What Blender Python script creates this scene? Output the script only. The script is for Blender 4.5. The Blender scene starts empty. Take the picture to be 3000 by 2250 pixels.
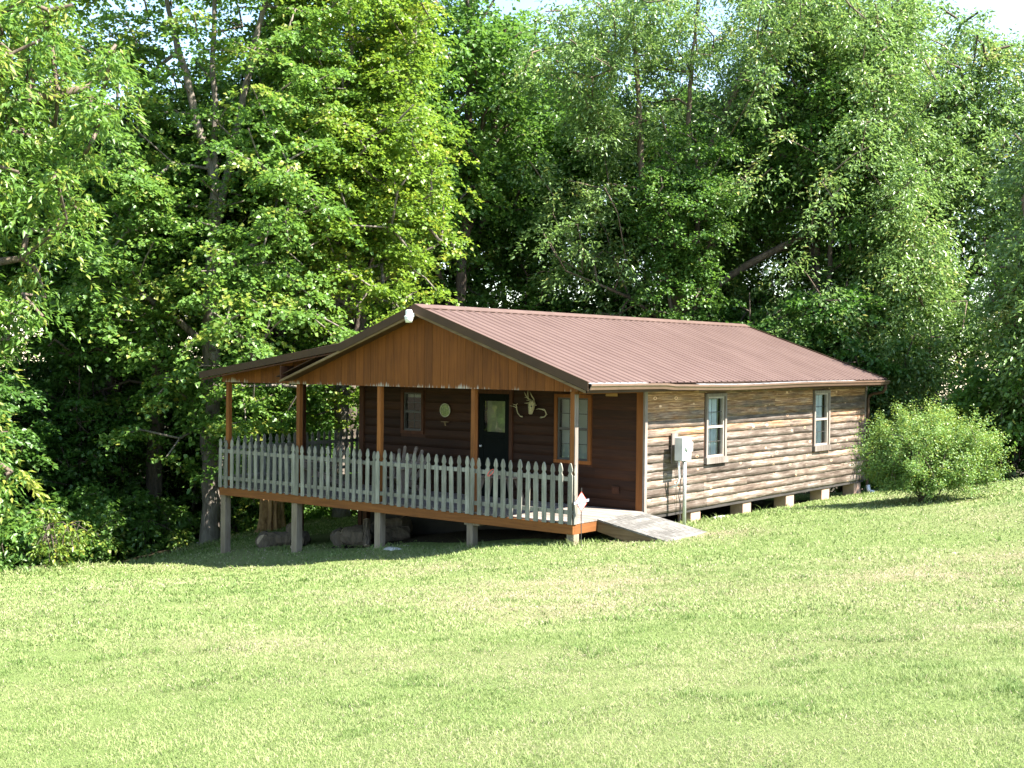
import bpy, math, random
import numpy as np
from mathutils import Vector, Matrix

# ------------------------------------------------------------------ camera, world, sun, exposure
sc = bpy.context.scene
COL = sc.collection
CAM = (11.8362, -16.747, 2.6389)
yaw, pit, rol = 0.66497, -0.01838, 0.00988
cy_, sy_ = math.cos(yaw), math.sin(yaw)
F = Vector((-sy_*math.cos(pit), cy_*math.cos(pit), math.sin(pit)))
R0 = Vector((cy_, sy_, 0)); U0 = R0.cross(F)
Rv = R0*math.cos(rol)+U0*math.sin(rol); Uv = U0*math.cos(rol)-R0*math.sin(rol)
cam = bpy.data.objects.new('camera', bpy.data.cameras.new('camera'))
COL.objects.link(cam); sc.camera = cam
cam.data.lens = 44.126; cam.data.sensor_width = 36
cam.data.clip_start = 0.1; cam.data.clip_end = 3000
cam.matrix_world = Matrix(((Rv.x, Uv.x, -F.x, CAM[0]), (Rv.y, Uv.y, -F.y, CAM[1]), (Rv.z, Uv.z, -F.z, CAM[2]), (0, 0, 0, 1)))
SUN = Vector((0.87, 0.17, 1.0)).normalized()
sl = bpy.data.lights.new('sun', 'SUN'); sl.energy = 5.0; sl.angle = math.radians(0.5); sl.color = (1.0, 0.95, 0.86)
so = bpy.data.objects.new('sun', sl); COL.objects.link(so)
so.rotation_euler = SUN.to_track_quat('Z', 'Y').to_euler(); so.location = (20, 20, 30)
w = bpy.data.worlds.new("World"); sc.world = w; w.use_nodes = True
wn = w.node_tree.nodes; wl = w.node_tree.links
sky = wn.new('ShaderNodeTexSky'); sky.sky_type = 'NISHITA'; sky.sun_disc = False
sky.sun_elevation = math.asin(SUN.z); sky.sun_rotation = math.atan2(SUN.x, SUN.y)
sky.air_density = 1.1; sky.dust_density = 0.15; sky.altitude = 300
bg = wn['Background']; bg.inputs[1].default_value = 0.09
# thin bright summer cloud broken over the blue
wtc = wn.new('ShaderNodeTexCoord'); wno = wn.new('ShaderNodeTexNoise'); wno.inputs['Scale'].default_value = 2.6
wno.inputs['Detail'].default_value = 6; wra = wn.new('ShaderNodeMapRange')
wra.inputs[1].default_value = 0.44; wra.inputs[2].default_value = 0.62
wmx = wn.new('ShaderNodeMix'); wmx.data_type = 'RGBA'; wmx.inputs[7].default_value = (4.2, 4.3, 4.6, 1)
wmu = wn.new('ShaderNodeMath'); wmu.operation = 'MULTIPLY'; wmu.inputs[1].default_value = 0.22
wl.new(wtc.outputs['Generated'], wno.inputs['Vector']); wl.new(wno.outputs[0], wra.inputs[0])
wl.new(wra.outputs[0], wmu.inputs[0]); wl.new(wmu.outputs[0], wmx.inputs[0])
wl.new(sky.outputs[0], wmx.inputs[6]); wl.new(wmx.outputs[2], bg.inputs[0])
sc.view_settings.view_transform = 'Standard'; sc.view_settings.look = 'None'
sc.view_settings.gamma = 1; sc.view_settings.exposure = 2.3
sc.render.engine = 'CYCLES'
sc.cycles.max_bounces = 7; sc.cycles.diffuse_bounces = 4; sc.cycles.transmission_bounces = 4
sc.cycles.transparent_max_bounces = 10; sc.cycles.glossy_bounces = 2
sc.cycles.sample_clamp_indirect = 6

rng = np.random.default_rng(7); random.seed(7)
PI = math.pi

# ------------------------------------------------------------------ materials
def new_mat(name):
    m = bpy.data.materials.new(name); m.use_nodes = True
    nt = m.node_tree; return m, nt, nt.nodes, nt.links, nt.nodes['Principled BSDF']
def ramp(N, stops):
    r = N.new('ShaderNodeValToRGB'); el = r.color_ramp.elements
    while len(el) < len(stops): el.new(0.5)
    for e, (p, c) in zip(el, stops): e.position = p; e.color = (*c, 1)
    return r
def noise(N, L, vec, scale, detail=4, rough=0.55, dist=0):
    n = N.new('ShaderNodeTexNoise'); n.inputs['Scale'].default_value = scale; n.inputs['Detail'].default_value = detail
    n.inputs['Roughness'].default_value = rough; n.inputs['Distortion'].default_value = dist
    L.new(vec, n.inputs['Vector']); return n.outputs[0]
def mapping(N, L, scale, off_attr=None):
    t = N.new('ShaderNodeTexCoord'); m = N.new('ShaderNodeMapping'); m.inputs['Scale'].default_value = scale
    L.new(t.outputs['Object'], m.inputs['Vector'])
    if off_attr:
        a = N.new('ShaderNodeAttribute'); a.attribute_name = off_attr
        c = N.new('ShaderNodeVectorMath'); c.operation = 'SCALE'; c.inputs[0].default_value = (37, 53, 71)
        L.new(a.outputs['Fac'], c.inputs['Scale']); L.new(c.outputs[0], m.inputs['Location'])
    return m.outputs[0]
def math_(N, L, op, a, b, clamp=False):
    n = N.new('ShaderNodeMath'); n.operation = op; n.use_clamp = clamp
    for i, x in enumerate((a, b)):
        if isinstance(x, (int, float)): n.inputs[i].default_value = x
        else: L.new(x, n.inputs[i])
    return n.outputs[0]
def maprange(N, L, v, a, b, c=0, d=1):
    n = N.new('ShaderNodeMapRange'); n.inputs[1].default_value = a; n.inputs[2].default_value = b
    n.inputs[3].default_value = c; n.inputs[4].default_value = d
    L.new(v, n.inputs[0]); return n.outputs[0]
def mixc(N, L, f, a, b, mode='MIX'):
    n = N.new('ShaderNodeMix'); n.data_type = 'RGBA'; n.blend_type = mode
    for i, x in ((0, f), (6, a), (7, b)):
        if isinstance(x, (int, float)): n.inputs[i].default_value = x
        elif isinstance(x, tuple): n.inputs[i].default_value = (*x, 1)
        else: L.new(x, n.inputs[i])
    return n.outputs[2]
def bump(N, L, P, h, dist=0.01, strength=0.6):
    b = N.new('ShaderNodeBump'); b.inputs['Distance'].default_value = dist; b.inputs['Strength'].default_value = strength
    L.new(h, b.inputs['Height']); L.new(b.outputs[0], P.inputs['Normal'])

def wood(name, dark, mid, light, grain=(40, 40, 2), rough=0.75, bumpd=0.004, vr=(0.72, 1.2)):
    m, nt, N, L, P = new_mat(name)
    v = mapping(N, L, grain, 'rnd')
    g = noise(N, L, v, 1.0, 5, 0.65, 0.4)
    v2 = mapping(N, L, (1.3, 1.3, 1.3), 'rnd')
    g2 = noise(N, L, v2, 1.0, 4)
    c = ramp(N, [(0.28, dark), (0.5, mid), (0.74, light)])
    L.new(math_(N, L, 'ADD', math_(N, L, 'MULTIPLY', g, 0.65), math_(N, L, 'MULTIPLY', g2, 0.38)), c.inputs[0])
    a = N.new('ShaderNodeAttribute'); a.attribute_name = 'rnd'
    var = maprange(N, L, a.outputs['Fac'], 0, 1, *vr)
    hv = N.new('ShaderNodeHueSaturation'); L.new(c.outputs[0], hv.inputs['Color']); L.new(var, hv.inputs['Value'])
    L.new(hv.outputs[0], P.inputs['Base Color'])
    P.inputs['Roughness'].default_value = rough; P.inputs['Specular IOR Level'].default_value = 0.3
    bump(N, L, P, g, bumpd)
    m['nodes'] = 1
    return m
def plain(name, col, rough=0.5, metal=0.0, var=0.12, scale=6, bumpd=0.0):
    m, nt, N, L, P = new_mat(name)
    v = mapping(N, L, (1, 1, 1)); g = noise(N, L, v, scale, 5)
    lo = tuple(x*(1-var) for x in col); hi = tuple(min(1, x*(1+var)) for x in col)
    c = ramp(N, [(0.3, lo), (0.7, hi)]); L.new(g, c.inputs[0]); L.new(c.outputs[0], P.inputs['Base Color'])
    P.inputs['Roughness'].default_value = rough; P.inputs['Metallic'].default_value = metal
    if bumpd: bump(N, L, P, noise(N, L, v, scale*8, 5), bumpd)
    return m

M = {}
M['stain_v'] = wood('stained_wood_vertical', (0.09, 0.029, 0.007), (0.20, 0.068, 0.014), (0.30, 0.108, 0.026), (30, 30, 1.4))
M['stain_h'] = wood('stained_wood_horizontal', (0.080, 0.027, 0.007), (0.175, 0.062, 0.014), (0.26, 0.098, 0.026), (1.4, 1.4, 30))
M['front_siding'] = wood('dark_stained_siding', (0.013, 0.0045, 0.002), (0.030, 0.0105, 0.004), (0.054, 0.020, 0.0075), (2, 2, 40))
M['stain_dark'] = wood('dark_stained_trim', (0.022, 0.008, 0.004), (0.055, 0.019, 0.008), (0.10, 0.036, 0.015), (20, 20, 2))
M['rafter'] = wood('pale_rafter_wood', (0.07, 0.045, 0.022), (0.15, 0.10, 0.05), (0.24, 0.17, 0.10), (2, 30, 30))
M['picket'] = wood('grey_green_picket_wood', (0.065, 0.058, 0.040), (0.195, 0.186, 0.152), (0.35, 0.332, 0.285), (38, 38, 3), 0.85, 0.006)
M['pier'] = wood('weathered_post_wood', (0.12, 0.09, 0.06), (0.23, 0.18, 0.13), (0.34, 0.28, 0.20), (20, 20, 2), 0.9)
M['brick_pier'] = plain('reddish_concrete_block', (0.36, 0.235, 0.175), 0.9, 0, 0.2, 5, 0.006)
M['deck'] = wood('grey_deck_boards', (0.10, 0.08, 0.065), (0.24, 0.20, 0.17), (0.38, 0.33, 0.29), (2, 40, 40), 0.85)
M['ramp'] = wood('mottled_grey_ramp_boards', (0.030, 0.027, 0.024), (0.120, 0.112, 0.100), (0.31, 0.30, 0.28), (5, 22, 14), 0.9)
M['trim_weather'] = wood('weathered_trim', (0.08, 0.060, 0.046), (0.18, 0.148, 0.125), (0.32, 0.285, 0.26), (24, 24, 2), 0.85)
M['gutter'] = plain('tan_gutter_metal', (0.125, 0.080, 0.056), 0.35, 0.0, 0.12, 4)
M['brown_metal'] = plain('brown_painted_metal', (0.050, 0.024, 0.009), 0.8, 0.0, 0.15, 4)
M['flash'] = plain('bright_aluminium_flashing', (0.72, 0.72, 0.73), 0.35, 0.75, 0.2, 7)
M['white'] = plain('white_painted_metal', (0.72, 0.73, 0.72), 0.45, 0, 0.05)
M['greybox'] = plain('grey_painted_steel', (0.50, 0.54, 0.53), 0.4, 0.2, 0.08)
M['galv'] = plain('galvanised_pipe', (0.56, 0.57, 0.58), 0.3, 0.6, 0.12, 12)
M['black'] = plain('black_rubber', (0.02, 0.02, 0.02), 0.6)
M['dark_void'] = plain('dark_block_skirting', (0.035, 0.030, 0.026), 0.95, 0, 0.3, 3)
M['vinyl'] = plain('dark_bronze_window_frame', (0.05, 0.045, 0.04), 0.5)
M['vinyl_tan'] = plain('tan_window_frame', (0.36, 0.31, 0.26), 0.55, 0, .15)
M['blind'] = plain('white_blind', (0.84, 0.85, 0.84), 0.7, 0, 0.04)
M['door'] = plain('dark_green_storm_door', (0.004, 0.0055, 0.004), 0.8)
M['door'].node_tree.nodes['Principled BSDF'].inputs['Specular IOR Level'].default_value = .12
M['bone'] = plain('old_bone', (0.34, 0.31, 0.19), 0.8, 0, 0.25, 25)
M['red'] = plain('red_plastic', (0.62, 0.10, 0.07), 0.4)
M['chair'] = wood('weathered_chair_wood', (0.06, 0.045, 0.032), (0.16, 0.12, 0.095), (0.29, 0.23, 0.19), (20, 20, 4))
M['rock'] = plain('pale_flat_stone', (0.42, 0.40, 0.36), 0.9, 0, 0.3, 7, 0.02)
M['iron'] = plain('dark_iron_rod', (0.05, 0.045, 0.04), 0.6, 0.5)
M['ink'] = plain('dark_blue_ink', (0.06, 0.06, 0.14), 0.6)
M['plate'] = plain('green_patterned_plate', (0.16, 0.20, 0.05), 0.3, 0, 0.6, 30)
M['plate_rim'] = plain('pale_plate_rim', (0.40, 0.40, 0.26), 0.35, 0, 0.5, 40)
M['ceil'] = wood('porch_ceiling_wood', (0.025, 0.011, 0.006), (0.05, 0.022, 0.011), (0.09, 0.04, 0.018), (2, 20, 20))

def mat_roof():
    m, nt, N, L, P = new_mat('red_brown_ribbed_metal')
    v = mapping(N, L, (0.6, 2.2, 0.6)); g = noise(N, L, v, 1.5, 5)
    c = ramp(N, [(0.3, (0.100, 0.062, 0.051)), (0.7, (0.130, 0.084, 0.070))]); L.new(g, c.inputs[0])
    L.new(c.outputs[0], P.inputs['Base Color']); P.inputs['Roughness'].default_value = 0.5
    P.inputs['Specular IOR Level'].default_value = 0.35
    return m
M['roof'] = mat_roof()

def mat_gable():
    m = wood('gable_board_stain', (0.065, 0.019, 0.003), (0.135, 0.042, 0.006), (0.20, 0.066, 0.010), (34, 34, 1.2), vr=(.88, 1.12))
    nt = m.node_tree; N, L = nt.nodes, nt.links; P = N['Principled BSDF']
    src = P.inputs['Base Color'].links[0].from_socket
    t = N.new('ShaderNodeTexCoord'); s = N.new('ShaderNodeSeparateXYZ'); L.new(t.outputs['Object'], s.inputs[0])
    v = mapping(N, L, (24, 1, 2.0)); g = math_(N, L, 'MULTIPLY', noise(N, L, v, 1, 4), maprange(N, L, noise(N, L, mapping(N, L, (1.1, 1, .1)), 1, 3), .3, .7, .55, 1.15))
    low = maprange(N, L, s.outputs['Z'], 2.15, 2.42, 1, 0)
    f = maprange(N, L, math_(N, L, 'MULTIPLY', low, g), 0.42, 0.56, 0, 0.6)
    L.new(mixc(N, L, f, src, (0.50, 0.48, 0.42)), P.inputs['Base Color'])
    return m
M['gable'] = mat_gable()

def mat_siding():
    # knotty rough-sawn boards weathered grey, orange-brown near the lapped top edge and under the eave
    m, nt, N, L, P = new_mat('weathered_knotty_siding')
    v = mapping(N, L, (42, 1.6, 42), 'rnd')
    g = noise(N, L, v, 1.0, 6, 0.7, 0.8)
    v2 = mapping(N, L, (1.2, 1.2, 3.5), 'rnd'); g2 = noise(N, L, v2, 1.2, 5, 0.6)
    grey = ramp(N, [(0.36, (0.032, 0.022, 0.018)), (0.46, (0.100, 0.072, 0.055)), (0.54, (0.165, 0.127, 0.102)), (0.62, (0.30, 0.255, 0.225)), (0.73, (0.48, 0.43, 0.39))])
    L.new(math_(N, L, 'ADD', math_(N, L, 'MULTIPLY', g, 0.62), math_(N, L, 'MULTIPLY', g2, 0.42)), grey.inputs[0])
    tan = ramp(N, [(0.36, (0.07, 0.030, 0.014)), (0.5, (0.20, 0.105, 0.052)), (0.66, (0.43, 0.28, 0.17))])
    L.new(g, tan.inputs[0])
    a = N.new('ShaderNodeAttribute'); a.attribute_name = 'rnd'
    h = N.new('ShaderNodeAttribute'); h.attribute_name = 'lap'
    t = N.new('ShaderNodeTexCoord'); s = N.new('ShaderNodeSeparateXYZ'); L.new(t.outputs['Object'], s.inputs[0])
    high = maprange(N, L, s.outputs['Z'], 0.85, 1.95, 0.0, 0.58)
    edge = maprange(N, L, h.outputs['Fac'], 0.80, 1.0, 0, 0.5)
    f = math_(N, L, 'ADD', math_(N, L, 'ADD', high, edge), math_(N, L, 'MULTIPLY', math_(N, L, 'SUBTRACT', a.outputs['Fac'], 0.5), 0.55))
    f = math_(N, L, 'ADD', f, math_(N, L, 'MULTIPLY', math_(N, L, 'SUBTRACT', g2, 0.5), 1.9))
    f = maprange(N, L, f, 0.25, 0.70)
    base = mixc(N, L, f, grey.outputs[0], tan.outputs[0])
    # knots with pale rims
    vm = mapping(N, L, (0.001, 2.1, 4.4), 'rnd'); vo = N.new('ShaderNodeTexVoronoi'); vo.inputs['Scale'].default_value = 1.0
    L.new(vm, vo.inputs['Vector'])
    rim = ramp(N, [(0.0, (0, 0, 0)), (0.06, (0, 0, 0)), (0.09, (1, 1, 1)), (0.15, (0, 0, 0))]); L.new(vo.outputs['Distance'], rim.inputs[0])
    core = maprange(N, L, vo.outputs['Distance'], 0.05, 0.08, 1, 0)
    base = mixc(N, L, rim.outputs[0], base, (0.62, 0.42, 0.28))
    base = mixc(N, L, core, base, (0.20, 0.09, 0.05))
    var = maprange(N, L, a.outputs['Fac'], 0, 1, 0.66, 1.55)
    hv = N.new('ShaderNodeHueSaturation'); L.new(base, hv.inputs['Color']); L.new(var, hv.inputs['Value'])
    L.new(hv.outputs[0], P.inputs['Base Color']); P.inputs['Roughness'].default_value = 0.8
    P.inputs['Specular IOR Level'].default_value = 0.25
    bump(N, L, P, math_(N, L, 'ADD', g, math_(N, L, 'MULTIPLY', g2, 0.5)), 0.006, 0.7)
    return m
M['siding'] = mat_siding()

def mat_glass(name, rough=0.02, tint=(0.9, 0.95, 0.92), refl=0.0):
    m, nt, N, L, P = new_mat(name)
    N.remove(P); out = N['Material Output']
    tr = N.new('ShaderNodeBsdfTransparent'); tr.inputs[0].default_value = (*tint, 1)
    gl = N.new('ShaderNodeBsdfGlossy'); gl.inputs['Roughness'].default_value = rough
    fr = N.new('ShaderNodeFresnel'); fr.inputs[0].default_value = 1.5
    v = mapping(N, L, (1, 1, 1)); b = N.new('ShaderNodeBump'); b.inputs['Distance'].default_value = 0.01; b.inputs['Strength'].default_value = .3
    L.new(noise(N, L, v, 2.5, 2), b.inputs['Height']); L.new(b.outputs[0], gl.inputs['Normal'])
    mx = N.new('ShaderNodeMixShader'); L.new(math_(N, L, 'ADD', math_(N, L, 'MULTIPLY', fr.outputs[0], 1.6), refl, True), mx.inputs[0])
    L.new(tr.outputs[0], mx.inputs[1]); L.new(gl.outputs[0], mx.inputs[2]); L.new(mx.outputs[0], out.inputs[0])
    return m
M['glass'] = mat_glass('window_glass'); M['glass_dark'] = mat_glass('shaded_window_glass', 0.03, (0.55, 0.6, 0.55), 0.05)

def mat_bark(name, dark, light, scale=1.0):
    m, nt, N, L, P = new_mat(name)
    v = mapping(N, L, (9*scale, 9*scale, 2.2*scale)); g = noise(N, L, v, 1.0, 6, 0.7, 0.6)
    v2 = mapping(N, L, (1, 1, 0.6)); g2 = noise(N, L, v2, 0.9, 3)
    c = ramp(N, [(0.33, dark), (0.62, light)])
    L.new(math_(N, L, 'ADD', math_(N, L, 'MULTIPLY', g, 0.7), math_(N, L, 'MULTIPLY', g2, 0.3)), c.inputs[0])
    L.new(c.outputs[0], P.inputs['Base Color']); P.inputs['Roughness'].default_value = 0.95
    bump(N, L, P, g, 0.05, 1.0)
    return m
M['bark_grey'] = mat_bark('grey_maple_bark', (0.045, 0.036, 0.028), (0.23, 0.195, 0.16))
M['bark_brown'] = mat_bark('brown_oak_bark', (0.05, 0.035, 0.025), (0.20, 0.15, 0.11))
M['bark_dark'] = mat_bark('dark_forest_bark', (0.03, 0.022, 0.016), (0.13, 0.10, 0.075))
M['log'] = mat_bark('cut_log_bark', (0.030, 0.022, 0.015), (0.15, 0.115, 0.08))
M['stump'] = mat_bark('rotting_orange_stump', (0.10, 0.045, 0.02), (0.52, 0.32, 0.15), 1.3)
M['endgrain'] = plain('pale_log_end', (0.34, 0.26, 0.18), 0.9, 0, 0.3, 14)

def mat_leaf(name, c0, c1, trans, tf=0.4, rough=0.42, spec=0.5):
    m, nt, N, L, P = new_mat(name)
    out = N['Material Output']; a = N.new('ShaderNodeAttribute'); a.attribute_name = 'tint'
    c = ramp(N, [(0.0, c0), (0.8, c1), (1.0, (min(1, c1[0]*1.9), c1[1]*1.15, c1[2]))]); L.new(a.outputs['Fac'], c.inputs[0])
    L.new(c.outputs[0], P.inputs['Base Color']); P.inputs['Roughness'].default_value = rough
    P.inputs['Specular IOR Level'].default_value = spec
    tb = N.new('ShaderNodeBsdfTranslucent')
    L.new(mixc(N, L, 0.55, c.outputs[0], trans), tb.inputs[0])
    mx = N.new('ShaderNodeMixShader'); mx.inputs[0].default_value = tf
    L.new(P.outputs[0], mx.inputs[1]); L.new(tb.outputs[0], mx.inputs[2]); L.new(mx.outputs[0], out.inputs[0])
    return m
M['leaf_maple'] = mat_leaf('maple_leaves', (0.060, 0.135, 0.026), (0.135, 0.240, 0.050), (0.24, 0.44, 0.05), 0.42)
M['leaf_bright'] = mat_leaf('yellow_green_leaves', (0.070, 0.145, 0.018), (0.160, 0.255, 0.034), (0.30, 0.46, 0.04), 0.45)
M['leaf_oak'] = mat_leaf('oak_leaves', (0.082, 0.158, 0.044), (0.180, 0.280, 0.084), (0.28, 0.45, 0.09), 0.42, 0.36, 0.7)
M['leaf_dark'] = mat_leaf('forest_leaves', (0.050, 0.120, 0.024), (0.110, 0.210, 0.040), (0.22, 0.42, 0.05), 0.42)
M['leaf_bush'] = mat_leaf('yellowish_bush_leaves', (0.075, 0.165, 0.030), (0.170, 0.285, 0.065), (0.36, 0.44, 0.06), 0.36)
M['leaf_under'] = mat_leaf('undergrowth_leaves', (0.04, 0.105, 0.022), (0.095, 0.19, 0.035), (0.15, 0.33, 0.04), 0.4)
M['leaf_sapling'] = mat_leaf('red_tipped_leaves', (0.07, 0.15, 0.02), (0.17, 0.25, 0.04), (0.35, 0.4, 0.05), 0.4)

# ------------------------------------------------------------------ ground height
CT = np.array([(11.8, -16.7, 1.02), (7.9, -12.9, .83), (10.6, -12.3, 1.12), (6.2, -13.5, .62), (6.3, -9.65, .47), (4, -5, .05), (1.4, .7, -.235), (1.24, 2.1, -.235), (5, 0, .12),
    (-.03, .05, -.36), (-2.2, .05, -.62), (-4.4, .05, -.87), (-6.7, .05, -1.18), (-8.9, .05, -1.41), (-1.03, -.3, -.44), (-1.72, -.55, -.57), (-2.97, -.8, -.80), (-4.4, -.95, -.99), (-5.5, -1, -1.15), (-7.25, -1.1, -1.37), (-10.1, -1.25, -1.65), (1.46, 5.6, -.12), (2.37, 5.75, -.01), (4.67, 6.3, .27), (0, 4, -.36), (0, 6, -.40), (0, 8, -.43), (0, 10, -.40), (0, 11.75, -.44),
    (3.6, 5.8, .17), (3.9, 11.1, .20), (3.0, 11.9, -.02), (-12.75, 2.8, -1.87), (-11.8, 4.1, -1.55), (-9.9, -4.35, -1.42), (-10.2, -2, -1.53), (-13.2, 6.3, -1.75),
    (-4, 5, -1.0), (-4, 12, -.95), (-5, -5, -.86), (-2, -9, -.25), (2, -13, .3), (-4, -14, -.4), (-12, -10, -1.9), (-16, 0, -2.9), (-18, 4, -3.1), (-20, 12, -3.4), (-10, 14, -1.9), (-8, 20, -2.0),
    (12, -5, .95), (10, 5, .9), (12, 14, .8), (3, 20, -.2), (12, 24, .6), (-5, 30, -2.4), (-25, -10, -4), (-28, 20, -5), (18, -18, 1.8), (5, -25, 1.0), (22, 0, 1.8), (25, 20, 1.8), (-15, 30, -4), (-30, 0, -5), (8, 38, -1)], float)
def _U(r2): return np.where(r2 > 0, r2*np.log(np.maximum(r2, 1e-12)), 0)
_n = len(CT); _K = _U(((CT[:, None, :2]-CT[None, :, :2])**2).sum(-1))+np.eye(_n)*0.25
_P = np.c_[np.ones(_n), CT[:, :2]]
_S = np.linalg.solve(np.block([[_K, _P], [_P.T, np.zeros((3, 3))]]), np.r_[CT[:, 2], 0, 0, 0])
def gz(x, y):
    x = np.asarray(x, float); y = np.asarray(y, float); sh = x.shape
    p = np.c_[x.ravel(), y.ravel()]
    c = np.array([-3., 4.]); d = p-c; r = np.hypot(d[:, 0], d[:, 1]); s = np.where(r > 32, 32/np.maximum(r, 1e-6), 1)
    q = c+d*s[:, None]; out = np.zeros(len(q))
    for i in range(0, len(q), 20000):
        qq = q[i:i+20000]
        out[i:i+20000] = _U(((qq[:, None]-CT[None, :, :2])**2).sum(-1))@_S[:_n]+_S[_n]+qq@_S[_n+1:]
    out -= np.clip(r-32, 0, 200)*0.02
    return out.reshape(sh)
def g1(x, y): return float(gz(np.array([x]), np.array([y]))[0])

# lawn outline: inside = mown grass
LAWN = np.array([(-40, -45), (-14, -14), (-11.4, -7), (-10.2, -4.3), (-10.6, -2.2), (-11.9, .6), (-12.7, 2.7), (-12.3, 4.5), (-12.8, 7), (-11.5, 11), (-8, 14.5), (-3, 15.5), (1, 15), (3, 13.2), (4.2, 11.6), (6.5, 11.8), (10, 13), (16, 15), (40, 18), (60, -20), (40, -60), (-10, -60)], float)
def lawn_sd(x, y):
    p = np.c_[np.ravel(x), np.ravel(y)]; n = len(LAWN); ins = np.zeros(len(p), bool); dm = np.full(len(p), 1e9)
    for i in range(n):
        a, b = LAWN[i], LAWN[(i+1) % n]; e = b-a
        t = np.clip(((p-a)@e)/(e@e), 0, 1); dm = np.minimum(dm, np.hypot(*(p-a-t[:, None]*e).T))
        c = ((a[1] > p[:, 1]) != (b[1] > p[:, 1])) & (p[:, 0] < (b[0]-a[0])*(p[:, 1]-a[1])/(b[1]-a[1]+1e-12)+a[0]); ins ^= c
    return np.where(ins, dm, -dm).reshape(np.shape(x))
def vnoise(x, y, s, seed=0):
    x = np.asarray(x)*s+seed*17.3; y = np.asarray(y)*s-seed*9.1
    xi = np.floor(x); yi = np.floor(y); fx = x-xi; fy = y-yi; fx = fx*fx*(3-2*fx); fy = fy*fy*(3-2*fy)
    def h(a, b): v = np.sin(a*127.1+b*311.7+seed*74.7)*43758.5453; return v-np.floor(v)
    return (h(xi, yi)*(1-fx)+h(xi+1, yi)*fx)*(1-fy)+(h(xi, yi+1)*(1-fx)+h(xi+1, yi+1)*fx)*fy
STRAW = [(3.6, -5.0, 2.1, 1.0), (4.6, -6.4, 1.3, .9), (6.6, -3.2, 1.6, .8), (8.2, -5.4, 1.3, 1.0), (9.1, -7.0, .7, 1.0), (-0.5, -3.3, 1.2, .7), (7.6, -1.2, 1.5, .6), (1.7, 1.6, .9, .8), (-3, -6, 1.0, .5), (3.4, -9.8, .8, .5), (2.2, 8.0, .8, .5), (6.0, 2.5, 1.5, .5)]
def straw(x, y):
    s = np.zeros(np.shape(x))
    for a, b, r, k in STRAW: s = np.maximum(s, .72*k*np.exp(-((x-a)**2+(y-b)**2)/(r*r)))
    return np.clip(s*(0.35+1.1*vnoise(x, y, 2.3, 3))+0.55*np.clip(vnoise(x, y, .55, 5)+.6*vnoise(x, y, 2.0, 6)-.75, 0, 1), 0, 1)

def mesh_np(name, V, Fc, n, mat, attrs=None, parent=None, smooth=False):
    me = bpy.data.meshes.new(name); V = np.ascontiguousarray(V, np.float32); Fc = np.ascontiguousarray(Fc, np.int32)
    k = len(Fc)
    me.vertices.add(len(V)); me.vertices.foreach_set('co', V.ravel())
    me.loops.add(k*n); me.loops.foreach_set('vertex_index', Fc.ravel())
    me.polygons.add(k); me.polygons.foreach_set('loop_start', np.arange(0, k*n, n, dtype=np.int32))
    me.polygons.foreach_set('loop_total', np.full(k, n, np.int32))
    if smooth: me.polygons.foreach_set('use_smooth', np.ones(k, bool))
    me.update(calc_edges=True)
    for an, (dom, arr) in (attrs or {}).items():
        at = me.attributes.new(an, 'FLOAT', dom); at.data.foreach_set('value', np.ascontiguousarray(arr, np.float32))
    me.materials.append(mat)
    o = bpy.data.objects.new(name, me); COL.objects.link(o)
    if parent: o.parent = parent
    return o
def tag(o, label=None, cat=None, group=None, kind=None):
    if label: o['label'] = label
    if cat: o['category'] = cat
    if group: o['group'] = group
    if kind: o['kind'] = kind
    return o
def empty(name, loc, label, cat, group=None, rz=0):
    e = bpy.data.objects.new(name, None); COL.objects.link(e); e.location = loc; e.rotation_euler = (0, 0, rz)
    e.empty_display_size = 0.2
    return tag(e, label, cat, group)

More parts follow.
